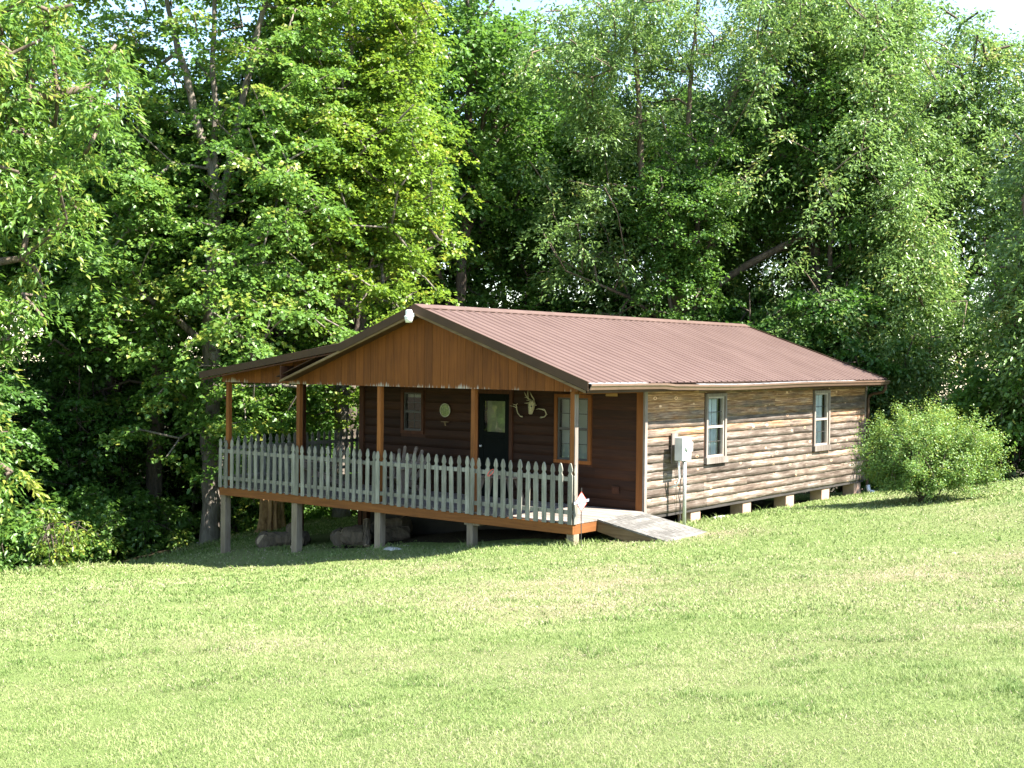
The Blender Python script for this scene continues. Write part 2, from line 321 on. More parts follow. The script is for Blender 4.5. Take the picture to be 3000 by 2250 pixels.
def build_ground():
    n = 300; t = np.linspace(-1, 1, n); sh = np.sinh(t*4.6)/math.sinh(4.6)*420
    X, Y = np.meshgrid(sh+1, sh-1, indexing='ij'); Z = gz(X, Y)
    sd = lawn_sd(X, Y); sd = np.where((X < -.25) & (X > -6.6) & (Y > .7) & (Y < 11.7), -1.5, sd); near = np.hypot(X, Y) < 60
    Z = Z+near*(vnoise(X, Y, .8, 1)-.5)*.06+near*(vnoise(X, Y, 2.5, 2)-.5)*.02+(sd < -1)*near*(vnoise(X, Y, .5, 9)-.5)*.3
    V = np.stack([X, Y, Z], -1).reshape(-1, 3); i = np.arange(n*n).reshape(n, n)
    Fq = np.stack([i[:-1, :-1], i[1:, :-1], i[1:, 1:], i[:-1, 1:]], -1).reshape(-1, 4)
    m, nt, N, L, P = new_mat('lawn_and_forest_floor')
    v = mapping(N, L, (1, 1, 1)); a = noise(N, L, v, 1.2, 6, .65); b = noise(N, L, v, 28, 5, .7); c3 = noise(N, L, v, 90, 3, .7)
    gr = ramp(N, [(0.3, (0.09, 0.12, 0.035)), (0.5, (0.145, 0.200, 0.055)), (0.7, (0.22, 0.26, 0.10))])
    L.new(math_(N, L, 'ADD', math_(N, L, 'MULTIPLY', b, .5), math_(N, L, 'MULTIPLY', c3, .5)), gr.inputs[0])
    st = ramp(N, [(0.3, (0.15, 0.115, 0.06)), (0.7, (0.34, 0.28, 0.18))]); L.new(c3, st.inputs[0])
    s = N.new('ShaderNodeAttribute'); s.attribute_name = 'straw'; lw = N.new('ShaderNodeAttribute'); lw.attribute_name = 'lawn'
    col = mixc(N, L, s.outputs['Fac'], gr.outputs[0], st.outputs[0])
    fl = ramp(N, [(0.35, (0.018, 0.014, 0.008)), (0.55, (0.05, 0.036, 0.02)), (0.72, (0.03, 0.06, 0.015))]); L.new(b, fl.inputs[0])
    lf = maprange(N, L, math_(N, L, 'ADD', lw.outputs['Fac'], math_(N, L, 'MULTIPLY', math_(N, L, 'SUBTRACT', a, .5), 1.2)), -0.2, 0.2)
    L.new(mixc(N, L, lf, fl.outputs[0], col), P.inputs['Base Color']); P.inputs['Roughness'].default_value = .95
    P.inputs['Specular IOR Level'].default_value = .15
    bump(N, L, P, math_(N, L, 'ADD', b, c3), .03, .8)
    o = mesh_np('ground', V, Fq, 4, m, {'lawn': ('POINT', np.clip(sd, -3, 3).ravel()), 'straw': ('POINT', straw(X, Y).ravel())}, smooth=True)
    tag(o, kind='structure')
build_ground()

# ------------------------------------------------------------------ mesh builder
class MB:
    def __init__(s): s.v = []; s.f = []; s.r = []
    def add(s, vs, fs, r=None):
        b = len(s.v); s.v += [tuple(v) for v in vs]; r = random.random() if r is None else r
        for f in fs: s.f.append(tuple(b+i for i in f)); s.r.append(r)
    def box(s, x0, x1, y0, y1, z0, z1, r=None):
        s.hexa([(x0, y0, z0), (x1, y0, z0), (x1, y1, z0), (x0, y1, z0), (x0, y0, z1), (x1, y0, z1), (x1, y1, z1), (x0, y1, z1)], r)
    def hexa(s, p, r=None):
        s.add(p, [(3, 2, 1, 0), (4, 5, 6, 7), (0, 1, 5, 4), (1, 2, 6, 5), (2, 3, 7, 6), (3, 0, 4, 7)], r)
    def beam(s, a, b, w, h, up=(0, 0, 1), r=None):
        a, b = Vector(a), Vector(b); d = (b-a).normalized(); u = Vector(up)
        x = d.cross(u)
        if x.length < 1e-4: x = Vector((1, 0, 0))
        x.normalize(); u = x.cross(d).normalized()
        p = []
        for q in (a, b):
            for i, j in ((-1, -1), (1, -1), (1, 1), (-1, 1)): p.append(q+x*(w/2*i)+u*(h/2*j))
        s.add(p, [(0, 1, 2, 3), (7, 6, 5, 4), (0, 4, 5, 1), (1, 5, 6, 2), (2, 6, 7, 3), (3, 7, 4, 0)], r)
    def tube(s, pts, rad, n=8, cap=True, r=None):
        pts = [Vector(p) for p in pts]; rad = rad if isinstance(rad, (list, tuple)) else [rad]*len(pts)
        vs = []; pu = None
        for i, p in enumerate(pts):
            d = (pts[min(i+1, len(pts)-1)]-pts[max(i-1, 0)]).normalized()
            if pu is None: pu = d.orthogonal().normalized()
            u = (pu-d*pu.dot(d))
            u = u.normalized() if u.length > 1e-5 else d.orthogonal().normalized()
            pu = u; q = d.cross(u)
            vs += [p+(u*math.cos(t)+q*math.sin(t))*rad[i] for t in (2*PI*k/n for k in range(n))]
        fs = [(i*n+k, i*n+(k+1) % n, (i+1)*n+(k+1) % n, (i+1)*n+k) for i in range(len(pts)-1) for k in range(n)]
        if cap: fs += [tuple(range(n-1, -1, -1)), tuple((len(pts)-1)*n+k for k in range(n))]
        s.add(vs, fs, r)
    def prism(s, poly, axis, a, b, r=None):
        """poly: 2D outline; axis 0/1/2 = extrude direction"""
        def P(q, t): return (t, q[0], q[1]) if axis == 0 else ((q[0], t, q[1]) if axis == 1 else (q[0], q[1], t))
        n = len(poly); vs = [P(q, a) for q in poly]+[P(q, b) for q in poly]
        s.add(vs, [tuple(range(n-1, -1, -1)), tuple(range(n, 2*n))]+[(i, (i+1) % n, n+(i+1) % n, n+i) for i in range(n)], r)
    def lathe(s, prof, c, n=16, axis=(0, 0, 1), r=None):
        ax = Vector(axis).normalized(); u = ax.orthogonal().normalized(); q = ax.cross(u); c = Vector(c); vs = []
        for rad, h in prof: vs += [c+ax*h+(u*math.cos(2*PI*k/n)+q*math.sin(2*PI*k/n))*rad for k in range(n)]
        fs = [(i*n+k, i*n+(k+1) % n, (i+1)*n+(k+1) % n, (i+1)*n+k) for i in range(len(prof)-1) for k in range(n)]
        fs += [tuple(range(n-1, -1, -1)), tuple((len(prof)-1)*n+k for k in range(n))]
        s.add(vs, fs, r)
    def build(s, name, mat, parent=None, smooth=False, bevel=0, origin=None):
        me = bpy.data.meshes.new(name)
        og = Vector(origin) if origin is not None else Vector((0, 0, 0))
        me.from_pydata([tuple(Vector(v)-og) for v in s.v], [], s.f)
        at = me.attributes.new('rnd', 'FLOAT', 'FACE'); at.data.foreach_set('value', np.array(s.r, np.float32))
        if smooth: me.polygons.foreach_set('use_smooth', [True]*len(me.polygons))
        me.materials.append(mat); me.update()
        o = bpy.data.objects.new(name, me); COL.objects.link(o)
        if parent:
            o.parent = parent; pw = Vector((0, 0, 0)); q = parent
            while q: pw += q.location; q = q.parent
            o.location = og-pw if origin is not None else -pw
        elif origin is not None: o.location = og
        if bevel:
            b = o.modifiers.new('bevel', 'BEVEL'); b.width = bevel; b.segments = 1; b.limit_method = 'ANGLE'
        return o

# ================================================================== CABIN
XL, PD, YB = -7.02, 2.16, 11.98      # left wall, porch depth, back
CB = empty('cabin', (-3.5, 6.5, -.5), 'single-storey wooden cabin with red-brown ribbed metal roof and a picketed front porch', 'cabin')
RX, RZ, EX, EZ = -3.218, 3.590, 0.464, 2.306
LX, LZ = -6.90, 2.306                # left eave of the main slope
KX, KZ = -5.15, RZ-(RX+5.15)*(RZ-EZ)/(EX-RX)
AX, AZ = -9.20, 2.33
YF, YR = -0.35, 12.01
HD = lambda o: o

def siding_wall(name, axis, a0, a1, fixed, zb, zt, rows, mat, holes, wav=0.008, outward=1, seglen=(1.6, 3.6)):
    """lap siding with wavy lower edges; axis 'y' -> wall in plane x=fixed facing +x, 'x' -> plane y=fixed facing -y"""
    V = []; Fq = []; rn = []; lap = []
    eh = (zt-zb)/rows
    for k in range(rows):
        z0 = zb+k*eh; z1 = z0+eh+0.012; zc = (z0+z1)/2
        spans = [(a0, a1)]
        for h0, h1, hz0, hz1 in holes:
            if hz0-0.02 < zc-eh*.1 < hz1+0.02 or (hz0 < z0+eh*.5 < hz1):
                ns = []
                for s0, s1 in spans:
                    if h0 < s1 and h1 > s0:
                        if h0 > s0: ns.append((s0, h0))
                        if h1 < s1: ns.append((h1, s1))
                    else: ns.append((s0, s1))
                spans = ns
        for s0, s1 in spans:
            t = s0
            while t < s1-1e-3:
                e = t+random.uniform(*seglen)
                if s1-e < 0.7: e = s1
                n = max(2, int((e-t)/0.06)); rr = random.random(); b = len(V)
                ph = random.uniform(0, 20); tilt = random.uniform(-.004, .004)
                for i in range(n+1):
                    y = t+(e-t-0.003)*i/n
                    wv = wav*(math.sin(y*3.1+ph)*.6+math.sin(y*9.7+ph*2)*.35+math.sin(y*23+ph*3)*.25)+tilt*i/n
                    wv -= (random.random() < .04)*wav*.9
                    o0 = 0.010+wav*.15*math.sin(y*5+ph); o1 = 0.003
                    for (z, o, l) in ((z0+wv, 0.0, 0), (z0+wv, o0, 0), (z0+eh*.5, (o0+o1)/2, .5), (z1, o1, 1)):
                        V.append((fixed+o*outward, y, z) if axis == 'y' else (y, fixed-o*outward, z)); lap.append(l)
                for i in range(n):
                    for j in range(3):
                        p = b+i*4+j; q = (p, p+4, p+5, p+1)
                        Fq.append(q if (axis == 'y') else q[::-1]); rn.append(rr)
                t = e
    ob = mesh_np(name, np.array(V), np.array(Fq), 4, mat, {'rnd': ('FACE', rn), 'lap': ('POINT', lap)}, CB)
    ob.location = -CB.location
    return ob

WIN_R = [(4.37, 5.04, .83, 1.99), (9.17, 9.87, .83, 1.99)]
WIN_F = [(-5.79, -5.29, 1.20, 1.97), (-1.89, -1.19, .82, 1.97)]
DOOR = (-3.79, -3.02, 0.0, 2.0)
side = siding_wall('side_wall', 'y', PD, YB, 0.0, -0.10, 2.22, 15, M['siding'], [(a-.10, b+.10, c-.14, d+.10) for a, b, c, d in WIN_R], .006)
tag(side, 'side wall of wavy grey and orange knotty lap boards')
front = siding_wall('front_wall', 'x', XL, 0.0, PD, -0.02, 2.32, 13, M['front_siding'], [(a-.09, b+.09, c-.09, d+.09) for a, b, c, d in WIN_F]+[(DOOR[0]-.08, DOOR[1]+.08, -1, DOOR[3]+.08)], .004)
tag(front, 'front wall of dark red-brown stained lap boards')
# inner sheathing, other walls, floor, ceiling
mb = MB()
def wall_with_holes(mb, axis, a0, a1, z0, z1, f0, f1, holes):
    xs = sorted({a0, a1, *[h[0] for h in holes], *[h[1] for h in holes]})
    for p, q in zip(xs[:-1], xs[1:]):
        hs = sorted([(h[2], h[3]) for h in holes if h[0] < (p+q)/2 < h[1]]); z = z0
        for c, d in hs+[(z1, z1)]:
            if c > z+1e-4:
                if axis == 'y': mb.box(f0, f1, p, q, z, c)
                else: mb.box(p, q, f0, f1, z, c)
            z = max(z, d)
wall_with_holes(mb, 'y', PD+.12, YB-.12, -.09, 2.3, -.12, -.001, WIN_R)
wall_with_holes(mb, 'x', XL, -.002, -.01, 2.3, PD+.001, PD+.12, [(*WIN_F[0],), (*WIN_F[1],), DOOR])
mb.build('inner_wall', M['stain_dark'], CB)
mb = MB()
for k in range(15):
    z = -.1+k*.16
    mb.box(XL-.02+.002*(k % 2), XL+.10, PD+.121, YB-.12, z, z+.155)
    mb.box(XL, 0, YB-.119, YB+.001*(k % 2), z, z+.155)
mb.build('rear_wall', M['front_siding'], CB)
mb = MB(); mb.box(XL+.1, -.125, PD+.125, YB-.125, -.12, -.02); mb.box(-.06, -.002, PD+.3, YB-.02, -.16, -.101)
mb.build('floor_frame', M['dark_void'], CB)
# corner boards
mb = MB(); mb.box(-.14, -.005, PD-.045, PD-.002, -.1, 2.25); mb.build('corner_trim', M['stain_v'], CB)
mb = MB(); mb.box(-.002, .042, PD-.045, PD+.035, -.12, 2.12); mb.build('corner_trim', M['trim_weather'], CB)
mb = MB(); mb.box(-.02, .04, YB-.02, YB+.04, -.12, 2.12); mb.build('corner_trim', M['trim_weather'], CB)
mb = MB(); mb.box(XL-.03, XL+.10, PD-.045, PD-.002, -.02, 2.25); mb.build('corner_trim', M['stain_dark'], CB)
# foundation piers, right side
for i, (y0, y1) in enumerate([(3.88, 4.24), (5.95, 6.3), (7.9, 8.28), (9.7, 10.1), (11.5, 11.88)]):
    z = g1(-.1, (y0+y1)/2)-.25
    mb = MB(); mb.box(-.32, -.03, y0, y1, z, -.162); mb.build('foundation_pier', M['brick_pier'], CB, bevel=.008)
for y in (5.0, 8.0, 11.6):
    for x in (-3.5, -6.8):
        z = g1(x, y)-.2; mb = MB(); mb.box(x-.18, x+.18, y-.18, y+.18, z, -.12); mb.build('foundation_pier', M['brick_pier'], CB)
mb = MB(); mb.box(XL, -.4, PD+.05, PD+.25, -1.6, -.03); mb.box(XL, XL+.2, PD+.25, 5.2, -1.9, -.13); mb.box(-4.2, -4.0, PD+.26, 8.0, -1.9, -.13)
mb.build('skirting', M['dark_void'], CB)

# gable: vertical tongue boards under both roof slopes
def under(x):
    if x > RX: return RZ-(x-RX)*(RZ-EZ)/(EX-RX)-.10
    if x > KX: return RZ-(RX-x)*(RZ-EZ)/(EX-RX)-.10
    return KZ-(KX-x)*(KZ-AZ)/(KX-AX)-.10
mb = MB(); x = -8.84
while x < .06:
    x1 = min(x+.192, .09); a, b = x+.002, x1-.003
    t0, t1 = max(2.16, under(a)), max(2.16, under(b))
    o = random.uniform(0, .003)
    mb.hexa([(a, -.022-o, 2.148), (b, -.022-o, 2.148), (b, -.0, 2.148), (a, -.0, 2.148), (a, -.022-o, t0), (b, -.022-o, t1), (b, 0, t1), (a, 0, t0)])
    x = x1
mb.build('gable', M['gable'], CB)
mb = MB(); xs = [-8.84, KX, RX, .09]
mb.prism([(-8.84, 2.15), (.088, 2.15), (.088, under(.088)), (RX, under(RX)), (KX, under(KX)), (-8.84, under(-8.84))], 1, .002, .02); mb.build('gable_backing', M['stain_dark'], CB)
mb = MB(); mb.box(-8.95, -.01, .025, .12, 2.152, 2.33); mb.build('porch_beam', M['stain_h'], CB)
mb = MB(); mb.box(-.085, .0, .125, PD-.05, 2.10, 2.25); mb.build('porch_beam', M['stain_h'], CB)
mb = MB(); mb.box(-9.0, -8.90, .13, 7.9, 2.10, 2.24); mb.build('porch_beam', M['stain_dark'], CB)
mb = MB()
for k in range(11): mb.box(-8.88, -.1, .13+k*.184, .13+k*.184+.180, 2.26, 2.275)
mb.build('porch_ceiling', M['ceil'], CB)
# roof: ribbed sheet on the right slope, plain ribs on the hidden left slopes
def ribbed(x0, z0, x1, z1, mat, name, lift=0):
    prof = []; y = YF
    pitch = .2286
    while y < YR-.02:
        prof += [(y, 0), (y+.016, .021), (y+.038, .021), (y+.054, 0), (y+.135, 0.0), (y+.145, .005), (y+.155, .0)]
        y += pitch
    prof = [p for p in prof if p[0] < YR]+[(YR, 0)]
    d = Vector((x1-x0, 0, z1-z0)); nrm = Vector((-d.z, 0, d.x)).normalized()
    if nrm.z < 0: nrm = -nrm
    V = []
    for t in (0, .5, 1):
        p = Vector((x0, 0, z0))+d*t
        V += [tuple(p+nrm*(h+lift)+Vector((0, yy, 0))) for yy, h in prof]
    n = len(prof); Fq = [(j*n+i, j*n+i+1, (j+1)*n+i+1, (j+1)*n+i) for j in range(2) for i in range(n-1)]
    # underside
    b = len(V); V += [tuple(Vector((x0, yy, z0))-nrm*.012) for yy in (YF, YR)]+[tuple(Vector((x1, yy, z1))-nrm*.012) for yy in (YF, YR)]
    Fq.append((b, b+2, b+3, b+1))
    me = bpy.data.meshes.new(name); me.from_pydata(V, [], Fq); me.materials.append(mat)
    o = bpy.data.objects.new(name, me); COL.objects.link(o); o.parent = CB; o.location = -CB.location
    return o
roof = ribbed(RX, RZ, EX+.04, EZ-.014, M['roof'], 'roof'); roof['label'] = 'red-brown ribbed metal roof slope facing the sun'
ribbed(RX, RZ, KX, KZ, M['roof'], 'roof_rear_slope'); ribbed(KX, KZ, AX, AZ, M['roof'], 'porch_roof')
def sub(mbx, name, mat, par, **k):
    return mbx.build(name, mat, par, **k)
mb = MB(); mb.prism([(RX-.16, RZ-.03), (RX, RZ+.045), (RX+.16, RZ-.025), (RX+.155, RZ-.038), (RX, RZ+.03), (RX-.155, RZ-.042)], 1, YF-.01, YR+.01); mb.build('ridge_cap', M['roof'], CB)
mb = MB(); dz = (RZ-EZ)/(EX-RX)
for (x0, z0, x1, z1) in ((RX, RZ, EX, EZ), (RX, RZ, LX, LZ)):
    mb.hexa([(x0, YF+.03, z0-.03), (x1, YF+.03, z1-.03), (x1, YR-.03, z1-.03), (x0, YR-.03, z0-.03), (x0, YF+.03, z0-.014), (x1, YF+.03, z1-.014), (x1, YR-.03, z1-.014), (x0, YR-.03, z0-.014)])
mb.build('roof_deck', M['ceil'], CB)
# rakes on the gable front (and rear)
def rake(x0, z0, x1, z1, y, dep, off, th, mat, name, top=0.03):
    mb = MB(); mb.hexa([(x0, y, z0-off-dep), (x1, y, z1-off-dep), (x1, y+th, z1-off-dep), (x0, y+th, z0-off-dep), (x0, y, z0-off), (x1, y, z1-off), (x1, y+th, z1-off), (x0, y+th, z0-off)])
    return mb.build(name, mat, CB)
rake(RX, RZ+.035, EX+.06, EZ+.015, YF-.022, .15, 0, .02, M['brown_metal'], 'rake_trim')
rake(KX+.05, KZ+.018, RX-.001, RZ+.035, YF-.022, .15, 0, .02, M['brown_metal'], 'rake_trim')
rake(AX, AZ+.02, KX+.049, KZ+.018, YF-.024, .135, 0, .02, M['brown_metal'], 'rake_trim')
rake(RX+.001, RZ-.118, EX, EZ-.128, YF+.002, .045, 0, .035, M['rafter'], 'rafter')
rake(LX+.12, LZ-.085, RX, RZ-.118, YF+.002, .045, 0, .035, M['rafter'], 'rafter')
rake(AX+.05, AZ-.12, KX, KZ-.135, YF+.003, .03, 0, .03, M['stain_dark'], 'rafter')
mb = MB(); mb.hexa([(RX, YF+.04, RZ-.13), (EX-.02, YF+.04, EZ-.13), (EX-.02, -.024, EZ-.13), (RX, -.024, RZ-.13), (RX, YF+.04, RZ-.118), (EX-.02, YF+.04, EZ-.118), (EX-.02, -.024, EZ-.118), (RX, -.024, RZ-.118)])
mb.hexa([(LX+.15, YF+.04, LZ-.10), (RX, YF+.04, RZ-.13), (RX, -.024, RZ-.13), (LX+.15, -.024, LZ-.10), (LX+.15, YF+.04, LZ-.09), (RX, YF+.04, RZ-.118), (RX, -.024, RZ-.118), (LX+.15, -.024, LZ-.09)])
mb.build('soffit', M['ceil'], CB)
mb = MB(); mb.box(-6.76, -6.72, YF+.005, -.03, 2.25, 2.50); mb.build('rafter', M['stain_dark'], CB)
rake(RX, RZ+.03, EX+.06, EZ+.01, YR, .15, 0, .02, M['brown_metal'], 'rake_trim')
# right eave: fascia, flashing, gutter
mb = MB(); mb.box(EX-.03, EX, YF+.01, YR-.01, EZ-.17, EZ-.03); mb.build('fascia', M['brown_metal'], CB)
def zs(y):    # the gutter sags a little in the middle and has a loose front length
    return -.035*math.exp(-((y-4.6)/2.2)**2)+(.018 if y < 2.0 else 0.0)
mb = MB(); ys = np.r_[np.linspace(YF, 1.95, 8), np.linspace(1.951, YR+.05, 34)]
prof = [(0.0, .00), (.0, -.095), (.085, -.095), (.098, -.055), (.118, -.03), (.118, .0), (.112, .004), (.108, -.02), (.088, -.05), (.078, -.085), (.01, -.085), (.008, 0)]
V = []; n = len(prof)
for y in ys: V += [(EX+.004+a, y, EZ-.040+b+zs(y)) for a, b in prof]
mb.add(V, [(j*n+i, j*n+(i+1) % n, (j+1)*n+(i+1) % n, (j+1)*n+i) for j in range(len(ys)-1) for i in range(n)]+[tuple(range(n-1, -1, -1)), tuple((len(ys)-1)*n+i for i in range(n))])
gut = mb.build('gutter', M['gutter'], CB)
mb = MB()
for (a, b) in ((YF-.01, 1.35), (3.1, 5.2), (5.22, 7.6), (7.62, 10.1)):
    mb = MB(); k = int((b-a)/.4)+1
    for i in range(k):
        y0 = a+(b-a)*i/k; y1 = a+(b-a)*(i+1)/k; z = zs(y0)
        o = .006*math.sin(i*2.1)
        mb.hexa([(EX+.0, y0, EZ-.022+z), (EX+.112, y0, EZ-.038+z+o), (EX+.112, y1, EZ-.038+z), (EX, y1, EZ-.022+z), (EX, y0, EZ-.019+z), (EX+.112, y0, EZ-.035+z+o), (EX+.112, y1, EZ-.035+z), (EX, y1, EZ-.019+z)])
    mb.build('flashing', M['flash'], CB)
for y in (3.4, 4.2, 5.0, 5.9, 6.8, 7.7, 8.6):
    mb = MB(); mb.beam((EX+.02, y, EZ-.03+zs(y)), (EX+.12, y, EZ-.033+zs(y)), .012, .006)
    mb.build('gutter_strap', M['flash'], CB)
mb = MB()
mb.tube([(EX+.06, YB-.05, EZ-.14), (EX+.06, YB-.05, EZ-.24), (EX-.0, YB-.03, EZ-.31), (EX-.25, YB+.02, EZ-.36), (.10, YB+.03, EZ-.41), (.075, YB+.03, EZ-.50), (.075, YB+.03, -.22), (.10, YB+.03, -.28)], .036, 10)
dsp = mb.build('downspout', M['brown_metal'], CB, smooth=True)
z = g1(.1, YB); mb = MB(); mb.tube([(.10, YB+.03, -.24), (.14, YB+.0, z+.06), (.30, YB-.05, z+.03)], .05, 10); mb.build('drain_boot', M['white'], CB, smooth=True)

# windows
def window(axis, a, b, z0, z1, f, frame_mat, trim_mat, glass_mat, cols, sill, trim_w=.062, blind=True):
    out = 1 if axis == 'y' else -1
    def bx(mb, p, q, o0, o1, c, d, r=None):
        o0, o1 = sorted((f+out*o0, f+out*o1))
        if axis == 'y': mb.box(o0, o1, p, q, c, d, r)
        else: mb.box(p, q, o0, o1, c, d, r)
    g = MB(); zm = (z0+z1)/2
    for p, q, c, d in ((a, a+.035, z0+.035, z1-.035), (b-.035, b, z0+.035, z1-.035), (a, b, z0, z0+.034), (a, b, z1-.034, z1), (a+.036, b-.036, zm-.022, zm+.022)): bx(g, p, q, -.06, .012, c, d)
    W = g.build('window', frame_mat, CB)
    def S(mb, name, mat):
        o = mb.build(name, mat, W); o.location = (0, 0, 0); return o
    g = MB()
    bx(g, a-trim_w, a-.001, .0, .045, z0-.0, z1+.001); bx(g, b+.001, b+trim_w, .0, .045, z0, z1+.001)
    bx(g, a-trim_w, b+trim_w, .0, .046, z1+.002, z1+trim_w)
    S(g, 'window_trim', trim_mat)
    g = MB()
    if sill: bx(g, a-trim_w-.03, b+trim_w+.02, 0, .075, z0-.12, z0-.002)
    else: bx(g, a-trim_w, b+trim_w, 0, .046, z0-trim_w, z0-.002)
    S(g, 'sill', trim_mat)
    g = MB()
    for s0, s1, dp in ((z0+.036, zm-.023, -.035), (zm+.023, z1-.036, -.022)):
        zz = (s0+s1)/2; bx(g, a+.036, b-.036, dp-.001, dp+.003, zz-.006, zz+.006)
        for k in range(1, cols):
            x = a+.035+(b-a-.07)*k/cols; bx(g, x-.005, x+.005, dp-.002, dp+.0025, s0, s1)
    S(g, 'muntin', M['vinyl'])
    for s0, s1, dp in ((z0+.036, zm-.023, -.040), (zm+.023, z1-.036, -.027)):
        g = MB(); q = f+out*(dp+.002)
        g.add([(q, a+.036, s0), (q, b-.036, s0), (q, b-.036, s1), (q, a+.036, s1)] if axis == 'y' else [(a+.036, q, s0), (b-.036, q, s0), (b-.036, q, s1), (a+.036, q, s1)], [(0, 1, 2, 3)]); S(g, 'pane', glass_mat)
    g = MB(); z = z0+.02 if blind else zm+.02+(z1-zm)*.7
    while z < z1-.05:
        p0, p1 = f-out*.085, f-out*.098
        if axis == 'y': g.hexa([(p0, a+.02, z), (p0, b-.16*(b-a), z), (p0, b-.16*(b-a), z+.002), (p0, a+.02, z+.002), (p1, a+.02, z+.019), (p1, b-.16*(b-a), z+.019), (p1, b-.16*(b-a), z+.021), (p1, a+.02, z+.021)])
        else: g.hexa([(a+.02, p0, z), (b-.02, p0, z), (b-.02, p0, z+.002), (a+.02, p0, z+.002), (a+.02, p1, z+.019), (b-.02, p1, z+.019), (b-.02, p1, z+.021), (a+.02, p1, z+.021)])
        z += .021
    S(g, 'blind', M['blind'])
    if axis == 'y':       # gathered curtain beside the blind
        g = MB(); n = 16; V = []
        for i in range(n+1):
            y = b-.20*(b-a)+.20*(b-a)*i/n; x = f-.13+.015*math.sin(i*1.9); V += [(x, y, z0), (x, y, z1)]
        g.add(V, [(2*i, 2*i+2, 2*i+3, 2*i+1) for i in range(n)]); S(g, 'curtain', M['curtain'])
    return W
M['curtain'] = plain('pale_yellow_curtain', (0.55, 0.52, 0.36), .9)
for wd in WIN_R: window('y', *wd, 0.0, M['vinyl_tan'], M['trim_weather'], M['glass'], 3, True)
window('x', *WIN_F[0], PD, M['vinyl'], M['stain_dark'], M['glass_dark'], 2, False, blind=False)
window('x', *WIN_F[1], PD, M['vinyl'], M['stain_v'], M['glass_dark'], 3, False)
# door
mb = MB(); a, b, c, d = DOOR
mb.box(a, a+.12, PD-.02, PD+.03, c, d); mb.box(b-.12, b, PD-.02, PD+.03, c, d)
mb.box(a+.121, b-.121, PD-.02, PD+.03, d-.14, d); mb.box(a+.121, b-.121, PD-.019, PD+.029, 1.16, 1.26); mb.box(a+.121, b-.121, PD-.015, PD+.028, c, 1.158)
DR = mb.build('door', M['door'], CB, bevel=.004)
mb = MB(); mb.add([(a+.122, PD, 1.261), (b-.122, PD, 1.261), (b-.122, PD, d-.141), (a+.122, PD, d-.141)], [(0, 1, 2, 3)]); mb.build('pane', M['glass_dark'], DR).location = (0, 0, 0)
mb = MB(); mb.lathe([(.0, 0), (.028, .004), (.03, .02), (.02, .045), (.0, .05)], (a+.07, PD-.022, .98), 12, (0, -1, 0)); mb.build('handle', M['galv'], DR, smooth=True).location = (0, 0, 0)
mb = MB(); mb.box(a-.075, a-.001, PD-.045, PD-.0, 0, d+.001); mb.box(b+.001, b+.075, PD-.045, PD-.0, 0, d+.001); mb.box(a-.075, b+.075, PD-.046, PD, d+.002, d+.08)
mb.build('door_trim', M['stain_dark'], DR).location = (0, 0, 0)
mb = MB(); mb.box(a+.13, b-.13, PD+.09, PD+.095, .2, 1.9); mb.build('curtain', M['curtain'], DR).location = (0, 0, 0)

# deck
mb = MB(); y = .03; k = 0
while y < PD-.04:
    mb.box(-8.97, .012, y, y+.136, -.028, 0.0+random.uniform(-.001, .001)); y += .142
y = PD
while y < 6.4:
    mb.box(-8.97, XL-.04, y, y+.136, -.028, random.uniform(-.001, .001)); y += .142
mb.build('deck', M['deck'], CB)
mb = MB(); mb.box(-8.99, .0, -.005, .028, -.195, -.030); mb.build('rim_board', M['stain_h'], CB)
mb = MB(); mb.box(-.035, .002, .03, PD-.05, -.195, -.030); mb.build('rim_board', M['stain_h'], CB)
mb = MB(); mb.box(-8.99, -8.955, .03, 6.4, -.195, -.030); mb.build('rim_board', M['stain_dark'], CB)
mb = MB()
for k in range(15): mb.box(-8.6+k*.6, -8.56+k*.6, .03, PD-.02 if k > 3 else 6.3, -.18, -.031)
mb.build('joist', M['stain_dark'], CB)
POSTS = [-8.79, -6.65, -4.45, -2.18, -.055]
for i, x in enumerate(POSTS):
    mb = MB(); mb.box(x-.047, x+.043, .03, .12, 0.0, 2.148)
    mb.build('porch_post', M['stain_v'] if i < 4 else M['corner_post'] if 'corner_post' in M else M['stain_v'], CB, bevel=.004)
mb = MB(); mb.box(-.0115, .004, .028, .122, .0, 2.10); mb.build('post_facing', M['trim_weather'], CB)
for y in (2.2, 4.1, 6.2):
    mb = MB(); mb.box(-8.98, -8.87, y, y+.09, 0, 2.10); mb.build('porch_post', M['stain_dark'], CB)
PX = [(-8.99, -8.84), (-6.82, -6.66), (-4.545, -4.395), (-2.30, -2.16), (-.15, .0)]
for i, (x0, x1) in enumerate(PX):
    z = g1((x0+x1)/2, .15)-.2
    mb = MB(); mb.box(x0, x1, .03, .18, z, -.196); mb.build('deck_pier', M['pier'], CB, bevel=.006)
mb = MB(); mb.box(-2.36, -2.02, .035, .24, -.235, -.197); mb.build('pier_cap', M['pier'], CB)
for x, y in ((-8.95, 2.2), (-8.95, 4.1), (-6.7, 2.0), (-8.95, 6.2)):
    z = g1(x, y)-.2; mb = MB(); mb.box(x-.05, x+.06, y-.05, y+.06, z, -.19); mb.build('deck_pier', M['stain_dark'], CB)

